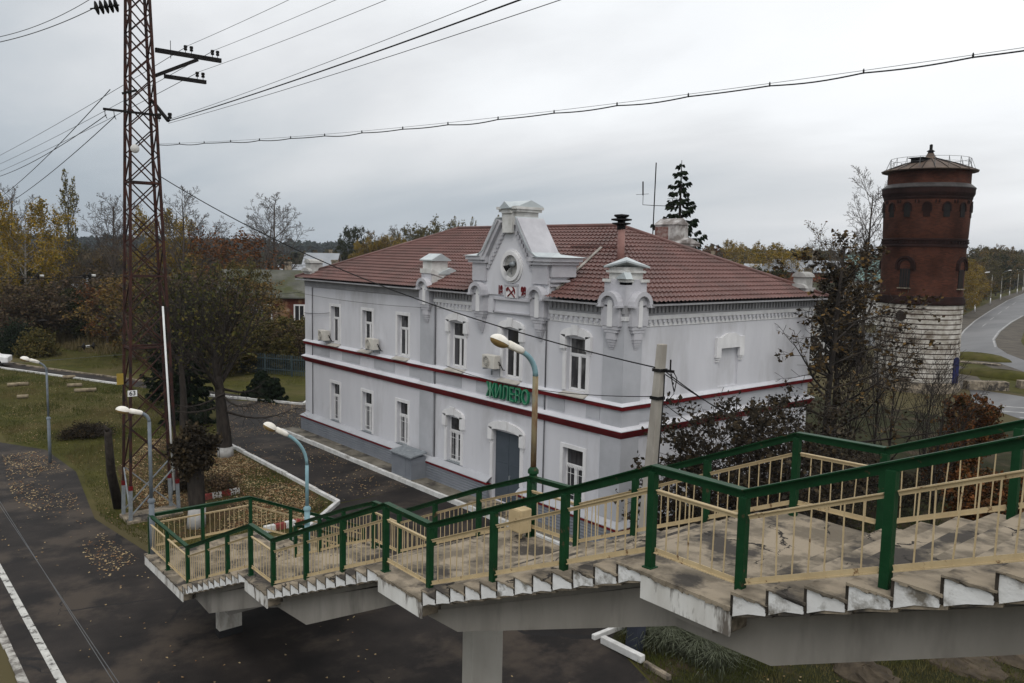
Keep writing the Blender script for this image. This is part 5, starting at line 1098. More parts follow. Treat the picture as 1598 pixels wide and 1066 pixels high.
# ================================================================== picket fence
fa = Vector(D(372, 583, 72)[:2]); fb = Vector(D(486, 576, 68)[:2]); fb = fb+(fb-fa)*0.9
fe = thing("picket_fence", "blue-grey picket fence left of the station below the hedge", "fence", (fa.x, fa.y, 0)); M_fence = mat("blue_fence", (0.055, 0.078, 0.085), (0.035, 0.052, 0.058), scale=1.5, rough=0.8)
d = (fb-fa); L = d.length; d.normalize(); b = MB(); n = int(L/0.17)
for i in range(n):
    p = fa+d*(i*0.17); h_ = 1.75+rr.uniform(-.05, .05); b.bar((p.x, p.y, 0.1), (p.x+rr.uniform(-.02, .02), p.y, h_), 0.11, 0.022, (0, 1, 0))
b.build("pickets", M_fence, fe); b = MB()
for z in (0.5, 1.4): b.bar((fa.x+0.03, fa.y, z), (fb.x+0.03, fb.y, z), 0.04, 0.08)
b.build("rail", M_fence, fe)
for i in range(0, int(L/2.6)+1): p = fa+d*(i*2.6); b = MB(); b.box(p.x-0.05, p.x+0.05, p.y-0.05, p.y+0.05, -0.1, 1.7); b.build("post", M_fence, fe)
# ================================================================== road lamps, poles beside the far road
M_cpole = mat("road_pole", (0.42, 0.41, 0.37), (0.32, 0.31, 0.28), rough=0.9)
rl = None
for i, (px, pb, pt, lit) in enumerate(((1521, 487, 436, 1), (1545, 475, 432, 0), (1561, 468, 424, 1), (1575, 462, 425, 1), (1587, 458, 424, 1), (1596, 455, 424, 1))):
    x, y = G(px, pb); h_ = 7.6
    t = thing("road_lamp", "nearest road lamp on a two-tone pole right of the water tower" if i == 0 else "pale road lamp pole receding along the right road", "street lamp", (x, y, 0), "lamp poles along the far road")
    b = MB(); b.tube([(x, y, 0), (x, y, h_)], [0.12, 0.08], 8); b.build("pole", M_cpole, t, True)
    b = MB(); b.tube([(x, y, 0), (x, y, 1.6)], 0.13, 8); b.build("white_base", M_frame, t, True)
    if i != 1:
        b = MB(); b.tube([(x, y, h_-0.1), (x+0.5, y+0.3, h_+0.5), (x+1.4, y+0.5, h_+0.8)], 0.05, 6); b.build("arm", M_galv, t, True)
        b = MB(); b.tube([(x+1.2, y+0.45, h_+0.75), (x+1.5, y+0.5, h_+0.85), (x+2.1, y+0.6, h_+0.95)], [0.07, 0.13, 0.08], 8); b.build("lamp_head", M_frame, t, True)
# concrete blocks, planks
def block(p, rot, lx, ly, lz, label, m=M_conc):
    b = MB(); b.prism([(-lx/2, 0), (lx/2, 0), (lx/2-0.04, lz), (-lx/2+0.05, lz*0.94)], 'y', -ly/2, ly/2); o = b.build("concrete_block", m, bevel=0.03); o.location = (p[0], p[1], -0.02); o.rotation_euler = (0, 0, rot); return tag(o, label, "concrete block")
block(G(1538, 608), R(42), 3.3, 0.9, 0.75, "long weathered concrete block on the verge by the far road"); block(G(1604, 606), R(42), 1.6, 0.9, 0.7, "short concrete block at the right edge on the verge")
b = MB(); p = Vector((*G(1528, 568), 0.08)); b.bar(p+Vector((-1.9, -0.4, 0)), p+Vector((1.9, 0.5, 0)), 1.0, 0.12); tag(b.build("footbridge_plank", M_conc), "small slab bridge over the ditch right of the water tower", "plank bridge")
# striped concrete barriers on the lawn
def barrier(p, rot, label, n=5):
    t = thing("striped_barrier", label, "barrier", (p[0], p[1], 0), "red and white striped blocks on the lawn"); t.rotation_euler = (0, 0, rot)
    for i in range(n):
        b = MB(); b.prism([(-0.13, 0), (0.13, 0), (0.10, 0.22), (-0.10, 0.22)], 'x', -n*0.2+i*0.4, -n*0.2+i*0.4+0.4); o = b.build("white_section" if i % 2 == 0 else "red_section", M_oldw if i % 2 == 0 else mat("faded_red", (0.25, 0.04, 0.035), (0.18, 0.05, 0.045), scale=3)); o.parent = t
barrier(G(337, 776), R(95), "red and white striped block beside the whitewashed tree trunk"); barrier(G(452, 822), R(92), "red and white striped block behind the bottom landing rail"); barrier(G(292, 730), R(85), "red and white striped block between the mast and the clipped tree", 3)
# fallen kerb by the stairs
p0, p1 = G(940, 1003), G(1003, 1037)
b = MB(); b.bar((*p0, 0.1), (*p1, 0.14), 0.17, 0.2); tag(b.build("fallen_kerb", M_oldw, bevel=0.02), "whitewashed kerb stone lying loose on the grass under the stairs", "kerb stone")
b = MB(); p0, p1 = G(1006, 1038), G(1045, 1062); b.bar((*p0, 0.05), (*p1, 0.06), 0.14, 0.14); tag(b.build("fallen_kerb", M_conc, bevel=0.02), "dark sunken kerb stone at the bottom edge of the photo", "kerb stone")
# low white bars and stumps on the lawn
for i, (px, py, L) in enumerate(((105, 604, 0.9), (116, 612, 1.3), (26, 602, 0.7), (12, 603, 0.6), (98, 591, 0.8), (27, 622, 0.6))):
    x, y = G(px, py); b = MB(); b.tube([(x, y, 0.12), (x+L*0.4, y+L, 0.14)], 0.14, 8); tag(b.build("fallen_log", mat("pale_wood", (0.30, 0.25, 0.17), (0.16, 0.13, 0.09), scale=3), None, True), "short pale log lying on the left lawn", "log", "logs on the left lawn")
x, y = G(186, 792); b = MB(); tz = D(168, 672, 33.5); b.tube([(x, y, -0.1), (x+(tz[0]-x)*0.3, y+(tz[1]-y)*0.5, 1.6), tz], [0.2, 0.17, 0.13], 10); b.tube([(tz[0], tz[1], tz[2]), (tz[0]+.05, tz[1]-0.15, tz[2]+0.25)], [0.1, 0.02], 6)
tag(b.build("broken_trunk", M_bark, None, True), "leaning broken tree trunk at the left foot of the lattice mast", "dead trunk")
b = MB(); x, y, _ = D(-30, 533, 82); cx_, cy_ = x, y
ca = thing("parked_car", "pale car cut by the left edge beside the round bush", "car", (x, y, 0))
b = MB(); b.prism([(-2.1, 0.35), (2.1, 0.35), (2.1, 0.85), (1.3, 0.95), (0.7, 1.45), (-1.2, 1.45), (-1.9, 0.95), (-2.1, 0.9)], 'y', -0.85, 0.85); o = b.build("body", M_frame, None, bevel=0.08); o.parent = ca
b = MB(); b.prism([(1.12, 0.98), (0.66, 1.38), (-1.15, 1.38), (-1.7, 0.98)], 'y', -0.86, 0.86); o = b.build("side_window", M_glass); o.parent = ca
for sx_ in (-1.3, 1.3):
    for sy_ in (-0.86, 0.7): b = MB(); b.prism([(sx_+0.32*math.cos(2*math.pi*k/16), 0.32+0.32*math.sin(2*math.pi*k/16)) for k in range(16)], 'y', sy_, sy_+0.18); o = b.build("wheel", M_black); o.parent = ca
ca.rotation_euler = (0, 0, R(70))
# ================================================================== trees
def rvec(rg): 
    z = rg.uniform(-1, 1); a = rg.uniform(0, 2*math.pi); s = math.sqrt(1-z*z); return Vector((s*math.cos(a), s*math.sin(a), z))
def skel(rg, height, r0, nb, ang, ratio, wander, upb, levels, shape, t0=0.25, fork=None, nseg=(9, 5, 4, 3, 2)):
    "list of (points, radii, level)"
    out = []
    def grow(p, d, L, r, lv):
        n = nseg[min(lv, 4)]; pts = [p.copy()]; rad = [r]; d = d.copy()
        for i in range(n):
            d = (d+rvec(rg)*wander[min(lv, len(wander)-1)]+Vector((0, 0, upb[min(lv, len(upb)-1)]))).normalized(); p = p+d*(L/n); pts.append(p.copy())
            rad.append(max(r*(1-0.78*(i+1)/n), RMIN))
        out.append((pts, rad, lv))
        if lv >= levels: return
        k = nb[lv]; az = rg.uniform(0, 6.28)
        s0 = t0 if lv == 0 else 0.18
        for j in range(k):
            t = s0+(1-s0)*(j+rg.uniform(0.1, 0.9))/k; q = t*n; i = min(int(q), n-1); f = q-i
            pp = pts[i].lerp(pts[i+1], f); rr_ = rad[i]*(1-f)+rad[i+1]*f; dd = (pts[i+1]-pts[i]).normalized()
            az += 2.4+rg.uniform(-0.5, 0.5); a = dd.cross(Vector((0.3, 0.1, 1)) if abs(dd.z) < 0.9 else Vector((1, 0, 0))).normalized(); b_ = dd.cross(a)
            th = R(ang[min(lv, len(ang)-1)]+rg.uniform(-10, 10)); side = a*math.cos(az)+b_*math.sin(az)
            nd = dd*math.cos(th)+side*math.sin(th)
            ll = L*ratio[min(lv, len(ratio)-1)]*(shape(t) if lv == 0 else (1.15-0.75*t))*rg.uniform(0.75, 1.2)
            grow(pp, nd, ll, max(rr_*0.55, RMIN), lv+1)
    RMIN = r0*0.035 if fork is None else fork
    grow(Vector((0, 0, -0.1)), Vector((0, 0, 1)), height, r0, 0)
    return out
def leaves(rg, sk, lv0, per, size, spread, hang=0.0, lim=60000, keep=lambda p: True, elong=1.5):
    b = MB(); V = b.v; F = b.f
    for pts, rad, lv in sk:
        if lv < lv0: continue
        for i in range(len(pts)-1):
            m = int(per) + (1 if rg.random() < per-int(per) else 0)
            for _ in range(m):
                c = pts[i].lerp(pts[i+1], rg.random())+rvec(rg)*spread*rg.random()
                if not keep(c): continue
                c.z -= hang*rg.random(); a = rvec(rg); n = a.cross(rvec(rg)).normalized(); s = size*rg.uniform(0.6, 1.3); a = a*s*elong*0.5; n = n*s*0.5
                o = len(V); V += [tuple(c-a), tuple(c+n), tuple(c+a), tuple(c-n)]; F.append((o, o+1, o+2, o+3))
                if len(F) >= lim: return b
    return b
def make_tree(name, label, cat, seed, height, r0, nb=(14, 7, 5), ang=(50, 45, 40), ratio=(0.42, 0.5, 0.5), wander=(0.05, 0.12, 0.18, 0.2), upb=(0.02, 0.06, 0.05, 0.0), levels=3, shape=lambda t: 1.1-0.8*t, t0=0.25, bark=None, leaf=None, per=0.0, size=0.2, spread=0.3, hang=0.0, rmin=None, lim=60000, keep=lambda p: True, group=None, foot=None, lv0=2, sub=1.0):
    rg = random.Random(seed); sk = skel(rg, height, r0, nb, ang, ratio, wander, upb, levels, shape, t0, rmin)
    t = thing(name, label, cat, (0, 0, 0), group)
    b = MB(); c = MB()
    for pts, rad, lv in sk:
        if lv <= 1: b.tube(pts, rad, 8 if lv == 0 else 5, cap=False)
        else: c.tube(pts, rad, 4 if lv == 2 else 3, cap=False)
    o = b.build("trunk", bark or M_twig, None, True); o.parent = t
    if c.f: o = c.build("twigs", bark or M_twig, None, True); o.parent = t
    if leaf is not None and per > 0:
        l = leaves(rg, sk, lv0, per, size, spread, hang, lim, keep); o = l.build("crown", leaf); o.parent = t
    if foot:
        f = MB(); f.tube([(0, 0, -0.05), (0, 0, foot)], [r0*1.02, r0*0.99], 10); o = f.build("whitewash", M_plast, None, True); o.parent = t
    return t
def place(t, p, s=1.0, rot=0.0, sz=None, label=None, group=None):
    t.location = (p[0], p[1], p[2] if len(p) > 2 else 0); t.location.z = 0; t.rotation_euler = (0, 0, rot); t.scale = (s, s, sz or s)
    if label: t['label'] = label
    if group: t['group'] = group
    return t
def more(t, p, s, rot, sz=None, label=None, group=None):
    c = copy_tree(t); 
    if 'group' in c and not group: del c['group']
    return place(c, p, s, rot, sz, label, group)
L_yel = leafmat("yellow_leaf", [(0.30, 0.19, 0.028), (0.17, 0.115, 0.022), (0.12, 0.11, 0.025)])
L_gold = leafmat("golden_brown_leaf", [(0.17, 0.105, 0.030), (0.10, 0.065, 0.024), (0.07, 0.06, 0.024)])
L_rust = leafmat("rust_leaf", [(0.16, 0.06, 0.02), (0.09, 0.038, 0.016), (0.06, 0.04, 0.018)])
L_olive = leafmat("olive_leaf", [(0.085, 0.078, 0.025), (0.050, 0.048, 0.018), (0.12, 0.085, 0.028)])
L_brown = leafmat("dull_brown_leaf", [(0.115, 0.075, 0.045), (0.07, 0.05, 0.032), (0.075, 0.065, 0.03)])
L_green = leafmat("dark_green_leaf", [(0.030, 0.038, 0.014), (0.018, 0.024, 0.010), (0.045, 0.042, 0.018)])
L_dark = leafmat("dark_withered_leaf", [(0.036, 0.029, 0.020), (0.020, 0.017, 0.013), (0.06, 0.044, 0.024)])
L_need = leafmat("spruce_needle", [(0.014, 0.024, 0.013), (0.009, 0.015, 0.009), (0.02, 0.028, 0.014)])
L_pgreen = leafmat("pale_green_leaf", [(0.13, 0.12, 0.035), (0.08, 0.08, 0.026), (0.17, 0.12, 0.03)])
rd = lambda t: 0.55+0.75*math.sin(math.pi*min(1, t*0.9))
T = {}
T['poplar'] = make_tree("poplar_tree", "tall upright poplar with a sparse greenish yellow top left of the mast", "tree", 11, 20.0, 0.28, (22, 8, 5), (34, 32, 38), (0.42, 0.42, 0.5), (0.02, 0.1, 0.15, 0.2), (0.02, 0.17, 0.12, 0.05), 3, lambda t: 1.05-0.7*t if t > 0.25 else 0.75, 0.18, M_twig, L_pgreen, 0.7, 0.22, 0.3, 0, 0.022, keep=lambda p: p.z > 9.5 or (p.x*7919 % 1) < 0.12)
T['bare1'] = make_tree("leafless_tree", "tall leafless tree", "tree", 21, 17.0, 0.26, (15, 8, 6, 3), (42, 42, 40, 35), (0.45, 0.5, 0.5, 0.5), (0.04, 0.12, 0.18, 0.2), (0.02, 0.10, 0.06, 0.03), 4, lambda t: 1.15-0.75*t, 0.25, M_twig, rmin=0.017)
T['bare2'] = make_tree("leafless_tree", "broad leafless tree", "tree", 22, 15.0, 0.28, (13, 8, 6, 3), (54, 46, 42, 35), (0.55, 0.5, 0.5, 0.5), (0.08, 0.14, 0.2, 0.2), (0.03, 0.10, 0.05, 0.02), 4, lambda t: 1.1-0.6*t, 0.22, M_twig, rmin=0.017)
T['bare3'] = make_tree("leafless_tree", "leafless tree with sparse brown leaves", "tree", 23, 14.0, 0.24, (14, 8, 6), (46, 44, 42, 35), (0.45, 0.5, 0.5, 0.5), (0.06, 0.14, 0.2, 0.2), (0.03, 0.08, 0.05, 0.02), 3, rd, 0.2, M_twig, L_brown, 0.28, 0.22, 0.5, rmin=0.018)
T['yellow'] = make_tree("birch_tree", "yellow birch", "tree", 31, 14.0, 0.2, (20, 9, 6), (58, 50, 45), (0.36, 0.5, 0.5), (0.03, 0.12, 0.2), (0.02, 0.02, -0.10), 3, rd, 0.16, M_birch, L_yel, 3.4, 0.17, 0.45, 0.7, rmin=0.012)
T['gold'] = make_tree("autumn_tree", "golden brown tree", "tree", 32, 11.0, 0.2, (18, 8, 6), (56, 50, 45), (0.42, 0.5, 0.5), (0.06, 0.14, 0.2), (0.02, 0.03, 0.0), 3, rd, 0.12, M_twig, L_gold, 1.5, 0.22, 0.55, 0.1, rmin=0.014)
T['rust'] = make_tree("autumn_tree", "rusty brown tree", "tree", 33, 10.0, 0.18, (18, 8, 6), (56, 50, 45), (0.42, 0.5, 0.5), (0.06, 0.14, 0.2), (0.02, 0.05, 0.0), 3, rd, 0.12, M_twig, L_rust, 0.9, 0.2, 0.5, 0.1, rmin=0.014)
T['olive'] = make_tree("autumn_tree", "olive green tree", "tree", 34, 11.0, 0.22, (18, 8, 6), (60, 50, 45), (0.46, 0.5, 0.5), (0.06, 0.14, 0.2), (0.02, 0.04, 0.0), 3, rd, 0.12, M_bark, L_olive, 1.4, 0.22, 0.55, 0.1, rmin=0.014)
T['dark'] = make_tree("dark_tree", "dark green tree", "tree", 35, 9.0, 0.2, (18, 8, 6), (64, 52, 45), (0.5, 0.5, 0.5), (0.06, 0.14, 0.2), (0.02, 0.02, 0.0), 3, rd, 0.08, M_bark, L_green, 2.0, 0.22, 0.5, 0.1, rmin=0.014)
T['brush'] = make_tree("brown_thicket_bush", "brown leafless bush", "bush", 36, 5.0, 0.09, (18, 9, 7), (44, 46, 44), (0.7, 0.6, 0.5), (0.1, 0.16, 0.2), (0.02, 0.06, 0.02), 3, lambda t: 1.0, 0.02, M_twig, L_brown, 0.8, 0.16, 0.4, 0.1, rmin=0.012)
T['gbrush'] = make_tree("green_thicket_bush", "dull green bush", "bush", 37, 4.2, 0.09, (18, 9, 7), (54, 50, 44), (0.8, 0.6, 0.5), (0.1, 0.16, 0.2), (0.02, 0.06, 0.02), 3, lambda t: 1.0, 0.02, M_twig, L_olive, 2.2, 0.17, 0.4, 0.1, rmin=0.010)
used = {}; TOPS = {}
def top_of(t):
    if t.name not in TOPS: TOPS[t.name] = max(v.co.z for ch in t.children for v in ch.data.vertices)
    return TOPS[t.name]
def put(kind, px, ptop, dist, natural, label, group=None, rot=None, wide=1.0):
    "a tree seen in the photo's column px whose top reaches ptop"
    x, y, zt = D(px, ptop, dist); natural = top_of(T[kind]); s = zt/natural; rot = rng.uniform(0, 6.28) if rot is None else rot
    if kind not in used: used[kind] = 1; return place(T[kind], (x, y), s*wide, rot, s, label, group)
    return more(T[kind], (x, y), s*wide, rot, s, label, group)
put('poplar', 97, 262, 112, 20.0, "tall upright poplar with a sparse greenish yellow top left of the mast", wide=0.72)
put('yellow', 32, 300, 104, 14.0, "dense yellow birch at the left edge beneath the cables", wide=0.95)
put('yellow', -14, 335, 112, 14.0, "yellow birch cut by the left edge of the photo", wide=0.8)
put('yellow', 252, 318, 116, 14.0, "greenish yellow tree standing right behind the mast", wide=0.9)
put('bare1', 8, 285, 122, 17.0, "tall leafless tree at the left edge behind the yellow birch")
put('bare1', 168, 300, 118, 17.0, "forked leafless tree between the poplar and the mast", wide=1.1)
put('bare2', 196, 305, 124, 15.0, "leafless tree just left of the mast behind the thicket")
put('bare1', 278, 288, 110, 17.0, "tall leafless tree just right of the mast")
put('bare2', 322, 335, 118, 15.0, "lower leafless tree between the mast and the forked pair")
put('bare2', 405, 312, 120, 15.0, "wide leafless tree behind the brick house, left of the pair", wide=1.0)
put('bare1', 436, 300, 126, 17.0, "tall leafless tree behind the brick house, right of the pair", wide=1.25)
put('rust', 358, 352, 106, 10.0, "rusty brown tree left of the brick house", wide=1.2)
put('olive', 385, 398, 84, 11.0, "olive tree before the left end of the brick house", wide=0.8)
put('gold', 402, 428, 80, 11.0, "low golden shrub tree before the left end of the brick house", wide=1.2)
put('gold', 205, 420, 84, 11.0, "golden bush-like tree behind the mast legs", wide=1.5)
put('gold', 330, 395, 96, 11.0, "golden olive tree behind the near dark trunk", wide=1.2)
G1 = "thicket behind the left lawn"
for i, (k, px, pt, dist, nat, wd) in enumerate((
    ('olive', 20, 395, 112, 11, 1.2), ('bare3', 60, 375, 116, 14, 1), ('brush', 70, 425, 100, 5, 1.5), ('brush', 105, 415, 104, 5, 1.5), ('bare3', 128, 372, 120, 14, 0.8), ('gold', 140, 400, 120, 11, 1),
    ('brush', 150, 425, 102, 5, 1.6), ('bare3', 175, 365, 112, 14, 1), ('brush', 185, 430, 98, 5, 1.6), ('bare3', 225, 372, 120, 14, 0.8), ('rust', 165, 440, 92, 10, 1.3), ('brush', 228, 430, 94, 5, 1.5),
    ('bare3', 262, 372, 118, 14, 0.8), ('brush', 272, 420, 92, 5, 1.5), ('olive', 300, 425, 100, 11, 1.0), ('bare3', 308, 345, 122, 14, 1), ('brush', 315, 425, 90, 5, 1.5), ('bare3', 345, 360, 124, 14, 1), ('dark', 10, 420, 108, 9, 1.2), ('dark', 48, 430, 106, 9, 1.2), ('dark', 128, 445, 98, 9, 1.0), ('bare3', 90, 380, 110, 14, 1.1), ('brush', 40, 440, 98, 5, 1.5), ('brush', 10, 445, 96, 5, 1.4), ('bare3', 25, 350, 124, 14, 1.0), ('dark', 260, 455, 80, 9, 1.2), ('dark', 300, 450, 84, 9, 1.1), ('brush', 350, 425, 88, 5, 1.4), ('brush', 248, 470, 76, 5, 1.2))):
    lab = {'olive': "olive leafy tree in the thicket behind the left lawn", 'bare3': "thin brown-leaved tree in the thicket behind the left lawn", 'brush': "brown bush in the thicket behind the left lawn", 'gold': "small golden tree deep in the left thicket", 'rust': "low rusty shrub tree at the edge of the left lawn", 'dark': "dark green tree in the thicket behind the left lawn"}[k]
    put(k, px, pt, dist, nat, lab, G1, None, wd)
G2 = "hedge behind the picket fence"
for i, (k, px, pt, dist, wd) in enumerate((('gbrush', 395, 495, 74, 1.3), ('gbrush', 425, 488, 76, 1.4), ('gbrush', 455, 490, 75, 1.4), ('gbrush', 478, 486, 78, 1.4), ('brush', 410, 498, 73, 1.3), ('brush', 470, 505, 73, 1.2), ('gbrush', 440, 515, 72.5, 1.2), ('gbrush', 375, 505, 72, 1.3), ('brush', 350, 490, 76, 1.4), ('gbrush', 500, 500, 80, 1.4), ('gbrush', 340, 515, 70, 1.3))):
    put(k, px, pt, dist, 4.2 if k == 'gbrush' else 5.0, "dull green bush in the hedge between fence and brick house" if k == 'gbrush' else "brown bush in the hedge between fence and brick house", G2, None, wd)
# beyond the station roof on the left
put('dark', 546, 350, 190, 9.0, "round dark tree right of the orange gabled house", wide=0.55)
put('gold', 520, 392, 200, 11.0, "small brown tree behind the orange gabled house", wide=0.9)
for px, pt, k in ((575, 365, 'yellow'), (596, 360, 'gold'), (618, 362, 'yellow')): put(k, px, pt, 175, 14.0 if k == 'yellow' else 11.0, "yellowing tree above the left hip of the station roof", "yellow trees above the roof hip", None, 0.9)
put('olive', 640, 346, 180, 11, "small olive tree left of the round tree above the roof", wide=0.7)
put('olive', 686, 334, 170, 11, "large round thin-leaved tree above the station roof", wide=0.8)
put('olive', 662, 345, 178, 11, "olive tree left behind the large round tree above the roof", wide=0.7)
for px, pt in ((713, 335), (735, 336), (775, 333)): put('poplar', px, pt+1, 185, 20, "pale green pointed poplar top above the roof ridge", "poplar tops above the ridge", None, 0.7)
for px, pt in ((608, 352), (632, 350)): put('bare2', px, pt, 200, 15.0, "faint leafless tree above the left hip of the station roof", "faint leafless trees above the roof hip")
# right of the station
G3 = "trees among the village roofs on the right"
for k, px, pt, dist, nat, wd, lab in (('yellow', 1155, 371, 210, 14, 1.2, "broad yellow tree above the blue-grey tin roof"), ('yellow', 1222, 374, 150, 14, 1.35, "dense yellow-green tree left of the pale long roof"), ('gold', 1240, 384, 155, 11, 0.9, "golden tree touching the pale long roof"), ('rust', 1118, 381, 230, 10, 1.1, "rusty brown tree above the station hip"), ('gold', 1098, 383, 230, 11, 1.1, "brownish tree just right of the spruce"), ('olive', 1190, 385, 240, 11, 1.1, "dull tree between the two yellow trees"), ('olive', 1275, 380, 230, 11, 1.0, "dull olive tree behind the pale long roof"), ('dark', 1205, 415, 120, 9, 0.8, "dark bush below the yellow-green tree")):
    put(k, px, pt, dist, nat, lab, None, None, wd)
T['tallbare'] = make_tree("tall_leafless_tree", "slender leafless tree rising left of the water tower", "tree", 43, 19.5, 0.26, (18, 9, 6, 3), (40, 40, 38, 30), (0.34, 0.5, 0.5, 0.5), (0.025, 0.10, 0.16, 0.2), (0.02, 0.10, 0.06, 0.02), 4, lambda t: 1.1-0.6*t, 0.3, M_twig, rmin=0.014)
place(T['tallbare'], D(1364, 256, 82)[:2], 0.85, 1.2, D(1364, 256, 82)[2]/top_of(T['tallbare']))
for px, pt, dist in ((1330, 345, 95), (1346, 370, 88)): put('bare3', px, pt, dist, 14, "thin brown tree left behind the water tower", "thin trees left behind the tower")
G4 = "wood along the far road"
EDGE_PX = ((1480, 528), (1496, 522), (1505, 513), (1522, 498), (1545, 483), (1572, 467), (1598, 456), (1640, 446))
for i in range(46):
    px = 1494+112*(i+rng.uniform(0, 1))/46
    for (xa, ya), (xb, yb) in zip(EDGE_PX, EDGE_PX[1:]):
        if xa <= px <= xb: ey = ya+(yb-ya)*(px-xa)/(xb-xa)
    gx_, gy_ = G(px, ey); dist = math.hypot(gx_, gy_)*rng.uniform(1.2, 1.6); pt = 392+rng.uniform(-4, 14)+(12 if px < 1530 else 0)-(9 if 1540 < px < 1575 else 0)
    k = ('olive', 'bare3', 'gold', 'olive', 'dark')[i % 5]
    if px < 1522: k = ('yellow', 'gold')[i % 2]
    x, y, zt = D(px, pt, dist); put_s = zt/top_of(T[k])
    more(T[k], (x, y), put_s*1.2, rng.uniform(0, 6), put_s, {'olive': "olive tree in the wood along the far road", 'bare3': "brown thin tree in the wood along the far road", 'gold': "golden brown tree in the wood along the far road", 'dark': "dark tree in the wood along the far road", 'yellow': "yellow tree beside the water tower at the far road"}[k], G4)
# spruce behind the station
def spruce(name, label, height, rbase, seed, droop=0.25, nw=34, dens=1.0, loc=(0, 0), clump=0.16):
    rg = random.Random(seed); t = thing(name, label, "spruce tree"); b = MB(); b.tube([(0, 0, -0.1), (0.05, 0, height*0.5), (0, 0, height)], [rbase*0.055, rbase*0.04, 0.015], 8); br = MB(); lf = MB()
    nbr = nw*5
    for w_ in range(nbr):
            f = (w_+rg.uniform(-1.5, 1.5))/nbr; f = min(max(f, 0.0), 0.995); z = height*(0.08+0.91*f); Rr = rbase*(1-f)**0.9*rg.uniform(0.7, 1.15)+0.10
            a = w_*2.399+rg.uniform(-0.5, 0.5); L = Rr*rg.uniform(0.6, 1.12); pts = []
            for i in range(6):
                q = i/5; pts.append(Vector((L*q*math.cos(a), L*q*math.sin(a), z-droop*L*math.sin(q*2.2)+0.10*L*q*q*2+rg.uniform(-.03, .03)*L)))
            br.tube(pts, [0.03, 0.025, 0.02, 0.015, 0.012, 0.006], 4, cap=False)
            n = int(16*dens*L/1.2)+6
            for _ in range(n):
                q = rg.uniform(0.12, 1.0)**0.8; i = min(int(q*5), 4); c = pts[i].lerp(pts[i+1], q*5-i); side = Vector((-math.sin(a), math.cos(a), 0))*rg.uniform(-1, 1)*L*0.20*(1.15-q)
                c = c+side; d = (Vector((math.cos(a), math.sin(a), -0.5))+side.normalized()*0.8+rvec(rg)*0.4).normalized() if side.length > 1e-4 else rvec(rg)
                n2 = d.cross(rvec(rg)).normalized(); s = clump*rg.uniform(0.7, 1.4); d *= s*1.3; n2 *= s*0.42; dn = Vector((0, 0, -s*0.5))
                o = len(lf.v); lf.v += [tuple(c), tuple(c+d*0.5+n2+dn*0.4), tuple(c+d+dn), tuple(c+d*0.5-n2+dn*0.4)]; lf.f.append((o, o+1, o+2, o+3))
                n3 = d.cross(n2).normalized()*s*0.4; o = len(lf.v); lf.v += [tuple(c), tuple(c+d*0.5+n3+dn*0.4), tuple(c+d+dn), tuple(c+d*0.5-n3+dn*0.4)]; lf.f.append((o, o+1, o+2, o+3))
    for m_, nm, mt in ((b, "trunk", M_bark), (br, "limbs", M_bark), (lf, "crown", L_need)): o = m_.build(nm, mt, None, nm != "crown"); o.parent = t
    t.location = (loc[0], loc[1], 0); return t
p = D(1064, 250, 47); spruce("spruce_tree", "dark pointed spruce rising behind the station chimney", p[2], 4.4, 51, 0.30, 30, 1.5, p, 0.18)
p = D(292, 470, 52); spruce("spruce_tree", "drooping dark spruce behind the right legs of the mast", p[2], 2.2, 52, 0.45, 18, 1.0, p, 0.24)
p = D(258, 470, 58); spruce("spruce_tree", "dark spruce half hidden behind the mast", p[2], 2.0, 53, 0.45, 18, 1.0, p, 0.24)
p = D(408, 572, 60); spruce("spruce_tree", "low dark conifer beside the lawn corner near the fence", 1.9, 1.3, 54, 0.3, 14, 1.3, p, 0.2)
p = D(428, 590, 58); spruce("spruce_tree", "smallest dark conifer at the whitewashed kerb corner", 1.7, 1.0, 55, 0.3, 12, 1.3, p, 0.18)
# near dark tree on the lawn
L_lin = leafmat('linden_leaf', [(0.062, 0.066, 0.020), (0.036, 0.040, 0.014), (0.10, 0.08, 0.024)])
t = make_tree("linden_tree", "dark thick-trunked tree with sparse olive leaves beside the yard kerb", "tree", 61, 6.2, 0.40, (15, 9, 7, 3), (46, 40, 40, 30), (0.75, 0.55, 0.5, 0.5), (0.05, 0.12, 0.18, 0.2), (0.0, 0.16, 0.08, 0.03), 4, lambda t: 1.25-0.55*t, 0.50, M_bark, L_lin, 0.15, 0.12, 0.3, 0.05, 0.009, foot=0.5, lv0=3)
place(t, G(352, 712), 1.0, 0.6)
# drooping low limbs
rg = random.Random(9); b = MB()
for a, z, L in ((R(200), 2.6, 3.2), (R(20), 2.3, 3.4), (R(70), 3.4, 3.0), (R(250), 3.2, 3.4), (R(-30), 3.0, 2.6)):
    pts = [Vector((L*q*math.cos(a+0.2*q), L*q*math.sin(a+0.2*q), z-0.25*math.sin(q*3)*L*0.5+0.1*q)) for q in [i/7 for i in range(8)]]; b.tube(pts, [0.07, 0.06, 0.05, 0.04, 0.03, 0.022, 0.015, 0.008], 5, cap=False)
    for i in range(2, 8):
        for k in range(3): d = rvec(rg); d.z = -abs(d.z)*0.6; b.tube([pts[i], pts[i]+d*0.45, pts[i]+d*0.8+Vector((0, 0, -0.15))], [0.014, 0.01, 0.006], 3, cap=False)
o = b.build("limbs", M_bark, None, True); o.parent = t
